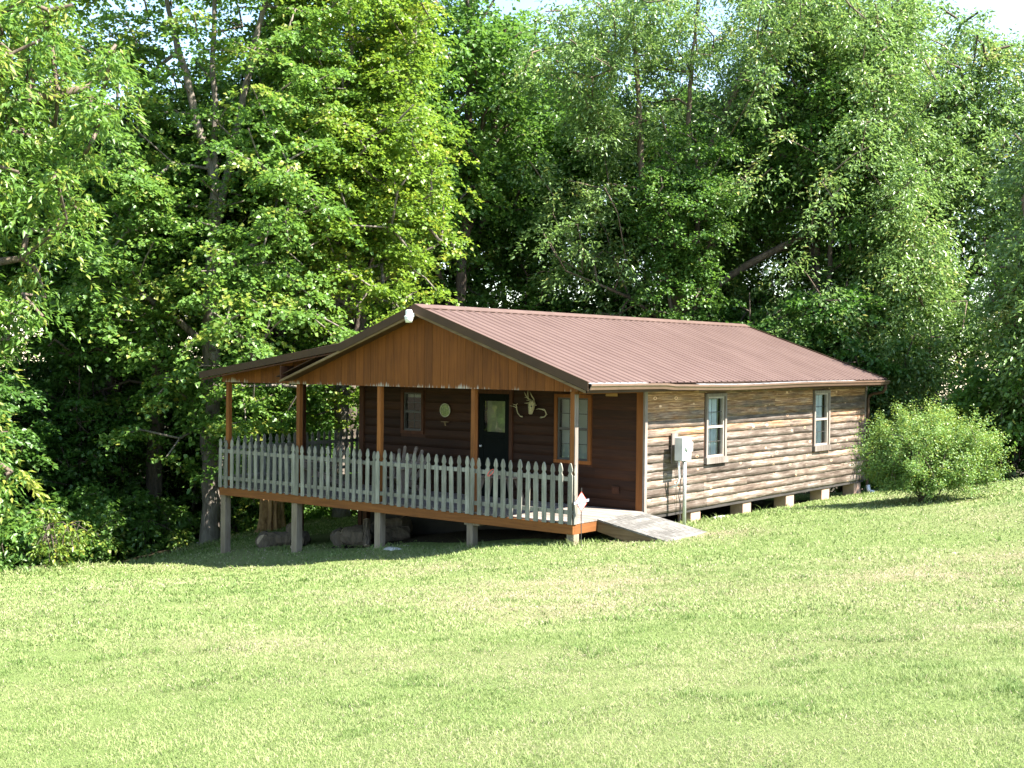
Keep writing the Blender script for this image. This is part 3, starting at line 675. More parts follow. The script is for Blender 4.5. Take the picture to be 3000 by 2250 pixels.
# picket railing: rails and every picket
def picket_mesh(wd=.088, h=1.0, seed=0):
    rr = random.Random(seed); w2 = wd/2
    out = [(-w2, 0), (w2, 0), (w2, h-.20), (w2*.62, h-.175), (w2*.62, h-.155), (w2*.98, h-.125), (w2*.92, h-.09), (w2*.55, h-.03), (w2*.18, h), (-w2*.18, h), (-w2*.55, h-.03), (-w2*.92, h-.09), (-w2*.98, h-.125), (-w2*.62, h-.155), (-w2*.62, h-.175), (-w2, h-.20)]
    mb = MB(); mb.prism(out, 1, -.009, .009, rr.random())
    me = bpy.data.meshes.new('picket'); me.from_pydata(mb.v, [], mb.f)
    at = me.attributes.new('rnd', 'FLOAT', 'FACE'); at.data.foreach_set('value', np.array(mb.r, np.float32)); me.materials.append(M['picket'])
    return me
PM = [picket_mesh(seed=i, wd=.088+.006*math.sin(i*3)) for i in range(12)]
RL = bpy.data.objects.new('picket_railing', None); COL.objects.link(RL); RL.parent = CB; RL.location = Vector((-4.5, 0, -.03))-CB.location
RL['label'] = 'front railing of grey-green weathered pickets'
def rails(root, pts):
    for a, b, z in pts:
        mb = MB(); mb.beam((*a, z), (*b, z+random.uniform(-.01, .01)), .028, .07)
        o = mb.build('rail', M['picket'], None); o.parent = root; o.location = -(root.location+CB.location)
joints = [-8.99, -6.66, -4.46, -2.19, -.0]
rails(RL, [((x0+.01, .003), (x1-.01, .003), z) for x0, x1 in zip(joints[:-1], joints[1:]) for z in (.165, .72)])
PXS = []
for x0, x1 in zip(joints[:-1], joints[1:]):
    n = 13; PXS += [x0+.048+(x1-x0-.096)*i/(n-1) for i in range(n)]
PXS += [-.03]
for i, x in enumerate(PXS):
    o = bpy.data.objects.new('picket', PM[i % 12]); COL.objects.link(o); o.parent = RL
    o.location = Vector((x, -.024-.001*(i % 3), -.035+random.uniform(-.008, .008)))-Vector((-4.5, 0, -.03)); o.rotation_euler = (random.uniform(-.012, .012), random.uniform(-.02, .02), random.uniform(-.08, .08)); o.scale.z = random.uniform(.975, 1.015)
o.rotation_euler = (0, 0, PI/2); o.location.x += .048; o.location.y += .06
RL2 = bpy.data.objects.new('picket_railing', None); COL.objects.link(RL2); RL2.parent = CB; RL2.location = Vector((-8.97, 3, -.03))-CB.location
RL2['label'] = 'shaded side railing with dark pickets'
rails(RL2, [((-8.97, y0), (-8.97, y1), z) for y0, y1 in ((.04, 2.2), (2.3, 4.1), (4.2, 6.3)) for z in (.165, .76)])
for i in range(35):
    y = .16+i*.175
    o = bpy.data.objects.new('picket', PM[(i*5) % 12]); COL.objects.link(o); o.parent = RL2
    o.location = Vector((-9.0, y, .01+random.uniform(-.01, .01)))-Vector((-8.97, 3, -.03)); o.rotation_euler = (0, random.uniform(-.01, .01), PI/2)
# outlet cover, board tag, loose post on the front wall
mb = MB(); mb.box(-.66, -.50, PD-.036, PD-.02, .27, .40); mb.box(-.63, -.53, PD-.045, PD-.0362, .30, .37); mb.build('outlet_cover', M['stain_dark'], CB)
mb = MB(); mb.box(-.80, -.55, PD-.05, PD-.036, 2.02, 2.14); mb.build('wall_plate', plain('yellowed_plate', (.30, .17, .05), .6), CB)

# ================================================================== small things
def simple(mb, name, mat, label, cat, origin, group=None, smooth=False, bevel=0):
    return tag(mb.build(name, mat, None, smooth, bevel, origin), label, cat, group)
# ramp
RP = empty('wooden_ramp', (.7, 1.4, -.3), 'grey weathered plank ramp leading from the porch down to the grass', 'ramp')
mb = MB(); a = Vector((.006, 0, .0)); b = Vector((1.40, 0, -.250))
for k in range(10):
    t0, t1 = k/10, (k+1)/10-.006; p, q = a.lerp(b, t0), a.lerp(b, t1)
    mb.hexa([(p.x, .69, p.z-.03), (q.x, .69, q.z-.03), (q.x, 2.09, q.z-.03), (p.x, 2.09, p.z-.03), (p.x, .69, p.z), (q.x, .69, q.z), (q.x, 2.09, q.z), (p.x, 2.09, p.z)])
mb.build('ramp_deck', M['ramp'], RP)
for y in (.70, 1.38, 2.04):
    mb = MB(); mb.hexa([(.008, y, -.21), (1.40, y, -.50), (1.40, y+.038, -.50), (.008, y+.038, -.21), (.008, y, -.032), (1.40, y, -.279), (1.40, y+.038, -.279), (.008, y+.038, -.032)]); mb.build('ramp_side_board', M['rafter'] if y < 1 else M['pier'], RP)
# meter pedestal
MP = empty('electric_meter', (.30, 3.0, -.33), 'grey electric meter box on a steel pipe beside the weathered side wall', 'electric meter')
mb = MB(); mb.tube([(.32, 3.03, -.55), (.32, 3.03, .40), (.31, 3.03, .88)], .034, 14); mb.build('conduit_pipe', M['galv'], MP, smooth=True)
mb = MB(); mb.box(.20, .37, 2.86, 3.17, .87, 1.29); mb.build('meter_box', M['greybox'], MP, bevel=.006)
mb = MB(); mb.lathe([(.075, 0), (.075, .012), (.066, .03), (.045, .04)], (.37, 3.0, 1.12), 20, (1, 0, 0)); mb.build('meter_glass', M['greybox'], MP)
mb = MB(); mb.box(.10, .30, 3.19, 3.35, 1.02, 1.19); mb.build('side_box', M['white'], MP, bevel=.005)
mb = MB(); mb.box(.045, .075, 2.99, 3.20, .80, 1.35); mb.build('backboard', M['trim_weather'], MP)
mb = MB(); mb.tube([(.26, 2.92, .88), (.26, 2.92, .75), (.25, 2.96, .55), (.20, 2.95, .42), (.06, 2.93, .36)], .018, 8); mb.build('curved_conduit', M['white'], MP, smooth=True)
mb = MB(); mb.tube([(.12, 3.27, 1.02), (.09, 3.22, .8), (.10, 3.28, .5), (.08, 3.22, .2), (.10, 3.28, 0), (.08, 3.25, -.4)], .007, 6); mb.tube([(.12, 3.3, 1.02), (.07, 3.3, .4), (.07, 3.3, -.1), (.2, 3.1, -.2), (.33, 3.04, -.22)], .007, 6); mb.build('cable', M['black'], MP)
# security light
SL = empty('security_light', (-3.25, -.41, 3.4), 'white round security light fixed at the peak of the gable', 'light')
mb = MB(); mb.lathe([(.0, .115), (.05, .112), (.06, .09), (.06, .01), (.085, .0), (.085, -.012), (.06, -.012)], (-3.25, -.47, 3.41), 20); mb.box(-3.28, -3.22, -.42, -.36, 3.40, 3.47); mb.build('lamp_housing', M['white'], SL, smooth=False)
mb = MB(); mb.lathe([(.078, .0), (.072, -.04), (.058, -.10), (.0, -.103)], (-3.25, -.47, 3.397), 20); mb.build('lamp_bowl', plain('milky_lens', (.75, .74, .68), .25), SL, smooth=True)
# yard sign
YS = empty('yard_sign', (.15, .02, -.33), 'small white diamond yard sign with red edge on a thin stake by the porch corner', 'sign')
fd = Vector((.62, -.785, 0)); rt = Vector((.785, .62, 0))   # faces the drive
c = Vector((.15, .02, .36))
mb = MB(); mb.tube([(.17, .0, -.5), (.152, .015, .1), (.15, .02, .585)], .008, 6); mb.build('stake', M['iron'], YS)
def flat(mb, pts, off, th):
    n = len(pts); P0 = [c+rt*u+Vector((0, 0, v))+fd*off for u, v in pts]; P1 = [p-fd*th for p in P0]
    mb.add(P0+P1, [tuple(range(n)), tuple(range(2*n-1, n-1, -1))]+[(i, n+i, n+(i+1) % n, (i+1) % n) for i in range(n)])
mb = MB(); flat(mb, [(0, -.165), (.105, 0), (0, .165), (-.105, 0)], .012, .004); mb.build('sign_border', M['red'], YS)
mb = MB(); flat(mb, [(0, -.145), (.091, 0), (0, .145), (-.091, 0)], .015, .002); mb.build('sign_panel', M['white'], YS)
mb = MB(); flat(mb, [(-.125, -.055), (.125, .005), (.125, .055), (-.125, -.005)], .020, .003); mb.build('sign_banner_edge', M['ink'], YS)
mb = MB(); flat(mb, [(-.119, -.048), (.119, .009), (.119, .048), (-.119, -.009)], .023, .002); mb.build('sign_banner', M['white'], YS)
cu = bpy.data.curves.new('lettering', 'FONT'); cu.body = 'Protected by'; cu.size = .036; cu.align_x = 'CENTER'; cu.align_y = 'CENTER'; cu.extrude = .0005; cu.materials.append(M['ink'])
lt = bpy.data.objects.new('lettering', cu); COL.objects.link(lt); lt.parent = YS
up = Vector((0, 0, 1)); xr = (rt+Vector((0, 0, .24))).normalized(); zr = fd; yr = zr.cross(xr)
bpy.context.view_layer.update()
lm = bpy.data.meshes.new_from_object(lt.evaluated_get(bpy.context.evaluated_depsgraph_get())); bpy.data.objects.remove(lt)
lt = bpy.data.objects.new('lettering', lm); COL.objects.link(lt); lt.parent = YS
lt.matrix_local = Matrix.Translation(c+fd*.0245-YS.location) @ Matrix((xr, yr, zr)).transposed().to_4x4()
# skull and antlers on the front wall
SK = empty('deer_skull', (-2.46, PD-.04, 1.75), 'pale deer skull with tined antlers hung between the door and the right window', 'skull')
def sk(name, pts, rad, label=None):
    mb = MB(); mb.tube(pts, rad, 8); return mb
yy = PD-.07
mb = MB(); mb.tube([(-2.43, yy, 1.90), (-2.435, yy-.01, 1.86), (-2.44, yy-.03, 1.80), (-2.445, yy-.03, 1.74), (-2.455, yy-.03, 1.69), (-2.465, yy-.025, 1.645)], [.035, .062, .070, .058, .045, .035], 12)
mb.tube([(-2.40, yy-.03, 1.81), (-2.355, yy-.02, 1.815), (-2.34, yy, 1.81)], [.02, .012, .004], 6)
mb.build('skull_bone', M['bone'], SK, smooth=True)
mb = MB(); mb.lathe([(.017, 0), (.017, .012), (0, .013)], (-2.405, yy-.075, 1.79), 10, (0, -1, 0)); mb.lathe([(.015, 0), (.015, .012), (0, .013)], (-2.475, yy-.075, 1.80), 10, (0, -1, 0)); mb.build('eye_socket', M['black'], SK)
for s, tt in ((-1, 0), (1, 1)):
    mb = MB()
    if s < 0:
        mb.tube([(-2.455, yy, 1.90), (-2.50, yy-.05, 1.93), (-2.53, yy-.09, 1.99), (-2.56, yy-.10, 2.06)], [.014, .013, .010, .003], 7)
        mb.tube([(-2.50, yy-.05, 1.93), (-2.50, yy-.07, 2.02), (-2.495, yy-.07, 2.09)], [.010, .009, .003], 6)
        mb.tube([(-2.47, yy, 1.90), (-2.55, yy-.05, 1.90)], [.010, .003], 6); mb.tube([(-2.51, yy-.05, 1.95), (-2.575, yy-.07, 1.955)], [.009, .003], 6)
        mb.tube([(-2.475, yy, 1.87), (-2.53, yy-.04, 1.845), (-2.60, yy-.05, 1.845)], [.011, .009, .003], 6)
    else:
        mb.tube([(-2.405, yy, 1.90), (-2.375, yy-.05, 1.93), (-2.385, yy-.09, 1.98), (-2.43, yy-.10, 2.065)], [.014, .013, .010, .003], 7)
        mb.tube([(-2.38, yy-.05, 1.95), (-2.35, yy-.07, 1.93)], [.008, .003], 6)
    mb.build('antler', M['bone'], SK, smooth=True)
A1 = MB(); A1.tube([(-2.67, yy, 1.585), (-2.72, yy-.01, 1.59), (-2.775, yy-.02, 1.65), (-2.79, yy-.03, 1.72), (-2.79, yy-.03, 1.77), (-2.80, yy-.04, 1.80), (-2.765, yy-.04, 1.83)], [.018, .010, .011, .012, .013, .011, .004], 7)
A1.tube([(-2.79, yy-.03, 1.745), (-2.85, yy-.04, 1.775), (-2.94, yy-.05, 1.785)], [.011, .009, .003], 6); A1.tube([(-2.80, yy-.04, 1.80), (-2.83, yy-.04, 1.805), (-2.88, yy-.05, 1.825)], [.009, .008, .003], 6)
simple(A1, 'shed_antler', M['bone'], 'branched single antler hung to the left of the deer skull', 'antler', (-2.78, yy, 1.7), smooth=True)
A2 = MB(); A2.tube([(-2.245, yy, 1.585), (-2.20, yy-.01, 1.59), (-2.14, yy-.02, 1.60), (-2.09, yy-.03, 1.65), (-2.11, yy-.04, 1.715), (-2.17, yy-.05, 1.74), (-2.25, yy-.06, 1.75), (-2.31, yy-.06, 1.735)], [.018, .012, .010, .012, .010, .010, .009, .003], 7)
A2.tube([(-2.11, yy-.04, 1.715), (-2.13, yy-.04, 1.745), (-2.155, yy-.05, 1.75)], [.009, .006, .003], 6); A2.tube([(-2.09, yy-.03, 1.65), (-2.065, yy-.03, 1.645)], [.009, .003], 6)
simple(A2, 'shed_antler', M['bone'], 'hook-shaped single antler hung to the right of the deer skull', 'antler', (-2.15, yy, 1.66), smooth=True)
# oval plate and little shelf
PL = empty('wall_plate', (-4.64, PD-.04, 1.64), 'oval green patterned plate hung on the dark wall between window and door', 'plate')
mb = MB(); mb.tube([(-4.64+.128*math.cos(t), PD-.05, 1.643+.128*math.sin(t)) for t in (2*PI*k/32 for k in range(33))], .011, 6, False); mb.build('plate_rim', M['plate_rim'], PL, smooth=True)
mb = MB(); mb.lathe([(.125, 0), (.10, .006), (.0, .008)], (-4.64, PD-.045, 1.643), 32, (0, -1, 0)); mb.build('plate_face', M['plate'], PL)
mb = MB(); mb.box(-4.72, -4.54, PD-.085, PD-.032, 1.405, 1.42); mb.prism([(PD-.036, 1.404), (PD-.075, 1.404), (PD-.036, 1.33)], 0, -4.65, -4.62)
simple(mb, 'small_shelf', M['rafter'], 'tiny wooden wall shelf below the oval plate', 'shelf', (-4.63, PD-.04, 1.40))
# ring toy on picket
mb = MB(); n = 28
for k in (0,): mb.tube([(-1.70+.060*math.cos(t), -.05+.040*math.sin(t), .72+.052*math.sin(t)+.022*math.cos(t)) for t in (2*PI*k/n for k in range(n+1))], .008, 8, False)
simple(mb, 'plastic_ring', M['red'], 'red and white plastic ring hooked over a porch picket', 'ring', (-1.70, -.05, .73), smooth=True)
# adirondack chairs
def chair(loc, rz, label):
    C_ = empty('adirondack_chair', loc, label, 'chair', 'wooden chairs on the porch', rz)
    def B(mb, name): o = mb.build(name, M['chair'], None); o.parent = C_; return o
    mb = MB()
    for k in range(7): t = k/6; mb.beam((-.26, -.28+t*.48, .38-.11*t), (.26, -.28+t*.48, .38-.11*t), .065, .018, (0, 0, 1))
    B(mb, 'seat')
    for k in range(-3, 4):
        ang = k*.085; h = .93-.020*k*k
        if k == 0: h = .76
        mb = MB(); p = Vector((k*.075, .18, .22)); q = Vector((k*.075+math.sin(ang)*.7, .42, h)); mb.beam(p, q, .072, .018, (0, 1, 0))
        mb.tube([q+Vector((0, -.009, 0)), q+Vector((0, .009, 0))], .034, 10); B(mb, 'back_slat')
    mb = MB(); mb.beam((-.30, .33, .62), (.30, .33, .62), .03, .06); B(mb, 'back_rail')
    for s in (-1, 1):
        mb = MB(); mb.beam((s*.32, -.36, .56), (s*.32, .38, .545), .12, .022); B(mb, 'armrest')
        mb = MB(); mb.beam((s*.285, -.27, 0), (s*.285, -.27, .548), .09, .025, (1, 0, 0)); B(mb, 'leg')
        mb = MB(); mb.beam((s*.262, -.30, .36), (s*.262, .55, .04), .024, .10); B(mb, 'leg')
    return C_
chair((-4.90, 1.05, 0), .15, 'weathered porch chair with fanned slat back behind the pickets near the door')
chair((-7.2, 1.15, 0), -.55, 'weathered porch chair near the left end of the porch')
# small trestle table
TT = empty('trestle_table', (-2.45, 1.15, 0), 'small splay-legged table behind the pickets in front of the door', 'table')
mb = MB(); mb.box(-2.82, -2.12, .98, 1.34, .50, .53); mb.build('table_top', M['chair'], TT)
for a, b in (((-2.75, 1.05), (-2.92, .98)), ((-2.75, 1.27), (-2.92, 1.34)), ((-2.19, 1.05), (-2.02, .98)), ((-2.19, 1.27), (-2.02, 1.34))):
    mb = MB(); mb.beam((*a, .50), (*b, .01), .075, .02, (0, 1, 0)); mb.build('leg', M['chair'], TT)

# logs under the deck, flat stones, stump
def log(cx, cyy, r, ln, az, tilt, label, pale=False):
    z = g1(cx, cyy)+r*.8+max(0, tilt)*0
    L_ = empty('log', (cx, cyy, z), label, 'log', 'firewood logs under the porch')
    d = Vector((math.cos(az)*math.cos(tilt), math.sin(az)*math.cos(tilt), math.sin(tilt)))
    c0 = Vector((cx, cyy, z+abs(math.sin(tilt))*ln*.4)); n = 14; pts = [c0+d*(ln*(i/5-.5)) for i in range(6)]
    mb = MB(); mb.tube(pts, [r*random.uniform(.92, 1.06) for _ in pts], n)
    for i, v in enumerate(mb.v): mb.v[i] = tuple(Vector(v)+Vector([random.uniform(-.022, .022) for _ in range(3)]))
    mb.build('bark', M['log'], L_, smooth=False)
    for s, p in ((-1, pts[0]), (1, pts[-1])):
        mb = MB(); mb.lathe([(r*.88, 0), (r*.86, .012), (0, .014)], p, 14, d*s); mb.build('cut_end', M['endgrain'] if pale else M['log'], L_)
for a in ((-8.42, .75, .17, .42, 2.3, 0, 'leftmost round log lying end-on under the porch', True), (-7.95, .85, .15, .75, .35, .05, 'long log lying beside the leftmost log under the porch'),
          (-7.75, .98, .16, .45, 2.6, .55, 'log propped upward on top of the left heap of logs', True), (-7.38, .80, .15, .42, 2.1, 0, 'dark log just left of the second porch pier'),
          (-7.3, .55, .06, .30, 2.2, 0, 'thin pale log end left of the second porch pier', True), (-6.35, .9, .17, .5, 2.4, 0, 'dark log just right of the second porch pier'),
          (-5.85, .85, .19, .50, .3, 0, 'thick pale log in the middle of the right heap', True), (-5.95, 1.35, .17, .7, .2, .1, 'dark log lying behind the thick pale log'),
          (-5.40, .7, .07, .55, 2.4, .95, 'slim pale stick leaning on the right heap of logs', True), (-5.25, 1.3, .16, .6, .9, 0, 'rightmost dark log deep under the porch'), (-5.6, 1.6, .2, .8, .1, .2, 'big dark log on the crest of the right heap')): log(*a)
def stone(x, y, sx, sy, sz, label, rz=0):
    bpy_me = MB(); n = 14; rr = random.Random(int(x*100)); prof = []
    z = g1(x, y); V = []; rings = 5
    for j in range(rings):
        ph = j/(rings-1)*PI/2
        V += [(x+math.cos(2*PI*k/n)*math.cos(ph)*sx*(1+.2*rr.uniform(-1, 1)), y+math.sin(2*PI*k/n)*math.cos(ph)*sy*(1+.2*rr.uniform(-1, 1)), z-.02+math.sin(ph)*sz*(1+.15*rr.uniform(-1, 1))) for k in range(n)]
    bpy_me.add(V, [(j*n+k, j*n+(k+1) % n, (j+1)*n+(k+1) % n, (j+1)*n+k) for j in range(rings-1) for k in range(n)]+[tuple((rings-1)*n+k for k in range(n))])
    simple(bpy_me, 'stone', M['rock'], label, 'stone', (x, y, z), smooth=True)
stone(-3.95, -.05, .30, .16, .07, 'flat grey stone on the ground right of the middle porch pier')
stone(.12, 4.75, .16, .30, .06, 'flat pale stone in the grass beside the first brick-coloured pier')
def stump():
    c = Vector((-11.95, 4.0, 0)); c.z = g1(c.x, c.y)-.1
    S_ = empty('tree_stump', c, 'broken rotting orange-brown tree stump seen under the porch', 'stump')
    n = 34; V = []; rr = random.Random(4)
    rad = [1+.16*math.sin(k*2.6)+.10*math.sin(k*5.3)+rr.uniform(-.08, .08) for k in range(n)]
    hs = [(0, .42), (.12, .33), (.4, .28), (.7, .27), (.92, .26)]
    for j, (h, r) in enumerate(hs):
        for k in range(n):
            t = 2*PI*k/n; hh = h*(1 if j < 4 else 1+.14*math.sin(k*1.7)+rr.uniform(-.10, .10))
            V.append(c+Vector((math.cos(t)*r*rad[k], math.sin(t)*r*rad[k], hh)))
    top = len(V); V += [c+Vector((math.cos(2*PI*k/n)*.15*rad[k], math.sin(2*PI*k/n)*.15*rad[k], .70)) for k in range(n)]
    fs = [(j*n+k, j*n+(k+1) % n, (j+1)*n+(k+1) % n, (j+1)*n+k) for j in range(len(hs)) for k in range(n)]+[tuple(top+k for k in range(n))]
    mb = MB(); mb.add(V, fs); mb.build('stump_wood', M['stump'], S_)
stump()

# ================================================================== VEGETATION
def nrm(v): return v/np.maximum(np.linalg.norm(v, axis=-1, keepdims=True), 1e-9)
def leaf_mesh(name, C, Nn, T, Ln, Wd, mat, parent, tint, fold=.18):
    """kite-shaped leaves folded along the midrib: 4 verts, 2 triangles each"""
    Nn = nrm(Nn); T = nrm(T-Nn*(T*Nn).sum(-1, keepdims=True)); B = np.cross(Nn, T)
    L = Ln[:, None]; W = Wd[:, None]
    k = len(C); V = np.empty((k, 4, 3), np.float32)
    V[:, 0] = C; V[:, 1] = C+T*L*.42+B*W*.5+Nn*W*fold; V[:, 2] = C+T*L-Nn*L*.12; V[:, 3] = C+T*L*.42-B*W*.5+Nn*W*fold
    i = np.arange(k)[:, None]*4
    tr = np.concatenate([i+np.array([0, 2, 1]), i+np.array([0, 3, 2])], 1).reshape(-1, 3)
    return mesh_np(name, V.reshape(-1, 3), tr, 3, mat, {'tint': ('POINT', np.repeat(tint, 4))}, parent)

def skeleton(limbs, att, r, step=.45, kz=.35):
    P = []; par = []
    def addline(pts, parent):
        pts = [np.array(p, float) for p in pts]; last = parent
        for a, b in zip(pts[:-1], pts[1:]):
            n = max(1, int(np.linalg.norm(b-a)/step))
            for i in range(1, n+1):
                P.append(a+(b-a)*i/n+(r.normal(0, .02, 3) if i < n else 0)); par.append(last); last = len(P)-1
        return last
    P.append(np.array(limbs[0][0], float)); par.append(-1); addline(limbs[0], 0)
    for l in limbs[1:]:
        d = np.linalg.norm(np.array(P)-np.array(l[0]), axis=1); j = int(d.argmin()); addline([P[j]]+list(l[1:]), j)
    n0 = len(P); base = np.array(P)
    dist = np.array([np.linalg.norm(base-a, axis=1).min() for a in att])
    order = np.argsort(dist); tips = []
    arr = np.zeros((n0+len(att)*8, 3)); arr[:n0] = base; cnt = n0; pa = list(par); dep = [0]*n0
    lowest = base[:, 2].min()+.9
    depth = np.zeros(len(arr))
    for oi in order:
        a = att[oi]; Q = arr[:cnt]; dv = Q-a; d = np.linalg.norm(dv, axis=1)
        cost = d+kz*np.maximum(0, dv[:, 2]+.25*d)+.22*depth[:cnt]+(Q[:, 2] < lowest)*3
        j = int(cost.argmin()); D = np.linalg.norm(a-arr[j]); n = max(1, min(7, int(D/step)))
        last = j; s = arr[j].copy(); mid = (s+a)/2+np.array([0, 0, .10*D])+r.normal(0, .05*D, 3)
        for i in range(1, n+1):
            t = i/n; arr[cnt] = s*(1-t)**2+mid*2*t*(1-t)+a*t*t; depth[cnt] = depth[last]+D/n; pa.append(last); last = cnt; cnt += 1
        tips.append(last)
    return arr[:cnt], np.array(pa), np.array(tips), order, n0

def tree_mesh(P, par, r0, rt, n0, expo=.42):
    n = len(P); ch = [[] for _ in range(n)]
    for i in range(1, n): ch[par[i]].append(i)
    w = np.zeros(n)
    for i in range(n-1, -1, -1):
        w[i] = max(1, sum(w[c] for c in ch[i]))
    for _ in range(3):
        pass
    # accumulate in topological order (children always have larger index)
    w[:] = 0
    for i in range(n-1, 0, -1):
        if not ch[i]: w[i] = 1
        w[par[i]] += w[i]
    rad = rt+(r0-rt)*(w/w[0])**expo
    rad = np.minimum(rad, r0)
    V = []; Fq = []; stack = [(0, None)]
    while stack:
        st, pr = stack.pop(); chain = ([pr] if pr is not None else [])+[st]; i = st
        while ch[i]:
            k = max(ch[i], key=lambda c: w[c])
            for c in ch[i]:
                if c != k: stack.append((c, i))
            chain.append(k); i = k
        if len(chain) < 2: continue
        pts = P[chain]; rr = rad[chain].copy()
        if pr is not None: rr[0] = min(rr[0], rr[1]*1.15)
        big = rr[0] > .07; m = 10 if rr[0] > .12 else (6 if big else 4)
        if not big and len(chain) > 4: keep = list(range(0, len(chain)-1, 2))+[len(chain)-1]; pts = pts[keep]; rr = rr[keep]
        pu = None; b = len(V)
        for q in range(len(pts)):
            d = pts[min(q+1, len(pts)-1)]-pts[max(q-1, 0)]; d /= max(np.linalg.norm(d), 1e-6)
            if pu is None: pu = np.cross(d, (0.3, .9, .2))
            u = pu-d*pu.dot(d); u /= max(np.linalg.norm(u), 1e-6); pu = u; vv = np.cross(d, u)
            R = rr[q]*(1.35 if (pr is None and q == 0) else 1)
            for t in range(m):
                a = 2*PI*t/m; RR = R*(1+.10*math.sin(3*a+q*.4)*(m > 6)); V.append(pts[q]+(u*math.cos(a)+vv*math.sin(a))*RR)
        for q in range(len(pts)-1):
            for t in range(m): Fq.append((b+q*m+t, b+q*m+(t+1) % m, b+(q+1)*m+(t+1) % m, b+(q+1)*m+t))
    return np.array(V), np.array(Fq)

def clear_of(limbs, w_, z0=0, f0=.3, keep=.2, seed=5):
    # thins the foliage hanging on the open, lawn side of the main limbs, so the bare wood shows as it does on these trees
    seg = []
    for l in limbs:
        for a, b in zip(l[:-1], l[1:]):
            a, b = np.array(a), np.array(b)
            for t in np.linspace(0, 1, 12): seg.append(a+(b-a)*t)
    seg = np.array(seg); sr = seg@RT; sz = seg[:, 2]; rr = np.random.default_rng(seed)
    def fn(att):
        ar = att@RT; af = att@FW; d = np.sqrt((ar[:, None]-sr)**2+((att[:, 2][:, None]-sz)*.6)**2).min(1)
        return ~((d < w_) & (af < f0) & (att[:, 2] > z0)) | (rr.random(len(att)) < keep)
    return fn
def sample_env(env, n, r, gap=.48, gs=.9, shell=.45):
    out = []; wts = np.array([e[1][0]*e[1][1]*e[1][2]*(e[2] if len(e) > 2 else 1) for e in env]); wts = wts/wts.sum()
    while len(out) < n:
        e = env[r.choice(len(env), p=wts)]; d = r.normal(size=3); d /= np.linalg.norm(d); rr = (shell+(1-shell)*r.random())
        if r.random() < .25: rr = r.random()**.5
        p = np.array(e[0])+d*np.array(e[1])*rr
        v = vnoise(p[0]*gs+p[2]*gs*.7, p[1]*gs-p[2]*gs*.9, 1.0, 11)
        if v < gap and r.random() < .8: continue
        out.append(p)
    return np.array(out)

def spray_leaves(tips, dirs, r, nl, rc, flat, droop, Lr, Wf, up=1.0, jitter=.5, clump=True):
    k = len(tips); C = np.repeat(tips, nl, 0); D = np.repeat(dirs, nl, 0); n = len(C)
    if clump:   # short sub-sprays inside each cluster
        ns = 5; sub = r.normal(0, .55, (k, ns, 3))*rc*np.array([1, 1, flat]); idx = r.integers(0, ns, n)
        off = sub[np.repeat(np.arange(k), nl), idx]+r.normal(0, .30, (n, 3))*rc*np.array([1, 1, flat])
    else: off = r.normal(0, .6, (n, 3))*rc*np.array([1, 1, flat])
    off[:, 2] -= droop*(off[:, 0]**2+off[:, 1]**2)/rc
    P = C+off
    Nn = np.array([0, 0, up])+r.normal(0, jitter, (n, 3))+.25*nrm(off*np.array([1, 1, .4]))
    T = nrm(off*np.array([1, 1, .2])+r.normal(0, .5*rc, (n, 3)))+np.array([0, 0, -droop*1.4])+.4*D
    L = r.uniform(*Lr, n); return P, Nn, T, L, L*Wf

def make_tree(name, loc, label, cat, limbs, env, n_att, nl, mat, bark, r0, seed, rc=.55, flat=.35, droop=.3, Lr=(.09, .14), Wf=.85, jitter=.5, gap=.45, gs=.9, rt=.008, group=None, kz=.35, shell=.45, up=1.0, tintb=.5, prune=None, crown='crown', step=.45, expo=.42):
    r = np.random.default_rng(seed)
    root = empty(name, loc, label, cat, group)
    att = sample_env(env, n_att, r, gap, gs, shell)
    if prune is not None: att = att[prune(att)]
    P, par, tips, order, n0 = skeleton(limbs, att, r, step, kz)
    V, Fq = tree_mesh(P, par, r0, rt, n0, expo)
    tr = mesh_np('trunk', V, Fq, 4, bark, None, root, smooth=True)
    tp = P[tips]; pd = nrm(tp-P[par[tips]])
    Pp, Nn, T, L, W = spray_leaves(tp, pd, r, nl, rc, flat, droop, Lr, Wf, up, jitter)
    ct = np.repeat(r.normal(0, .16, len(tp)), nl)
    tint = np.clip(tintb+ct+r.normal(0, .16, len(Pp)), 0, 1)
    leaf_mesh(crown, Pp, Nn, T, L, W, mat, root, tint)
    return root
def copy_tree(root, loc, rz, s, label, group=None):
    c = root.copy(); COL.objects.link(c); c.location = loc; c.rotation_euler = (0, 0, rz); c.scale = (s, s, s); c['label'] = label
    if group: c['group'] = group
    for ch in [o for o in root.children]:
        k = ch.copy(); COL.objects.link(k); k.parent = c
    return c
def at(x, y, dz=-.05): return (x, y, g1(x, y)+dz)
RT = np.array([cy_, sy_, 0]); FW = np.array([-sy_, cy_, 0])      # right / away directions as seen from the drive, to shape crowns
def rel(r, f, z): return tuple(RT*r+FW*f+np.array([0, 0, z]))
'''units: metres from the tree base; rel(right, away, up)'''

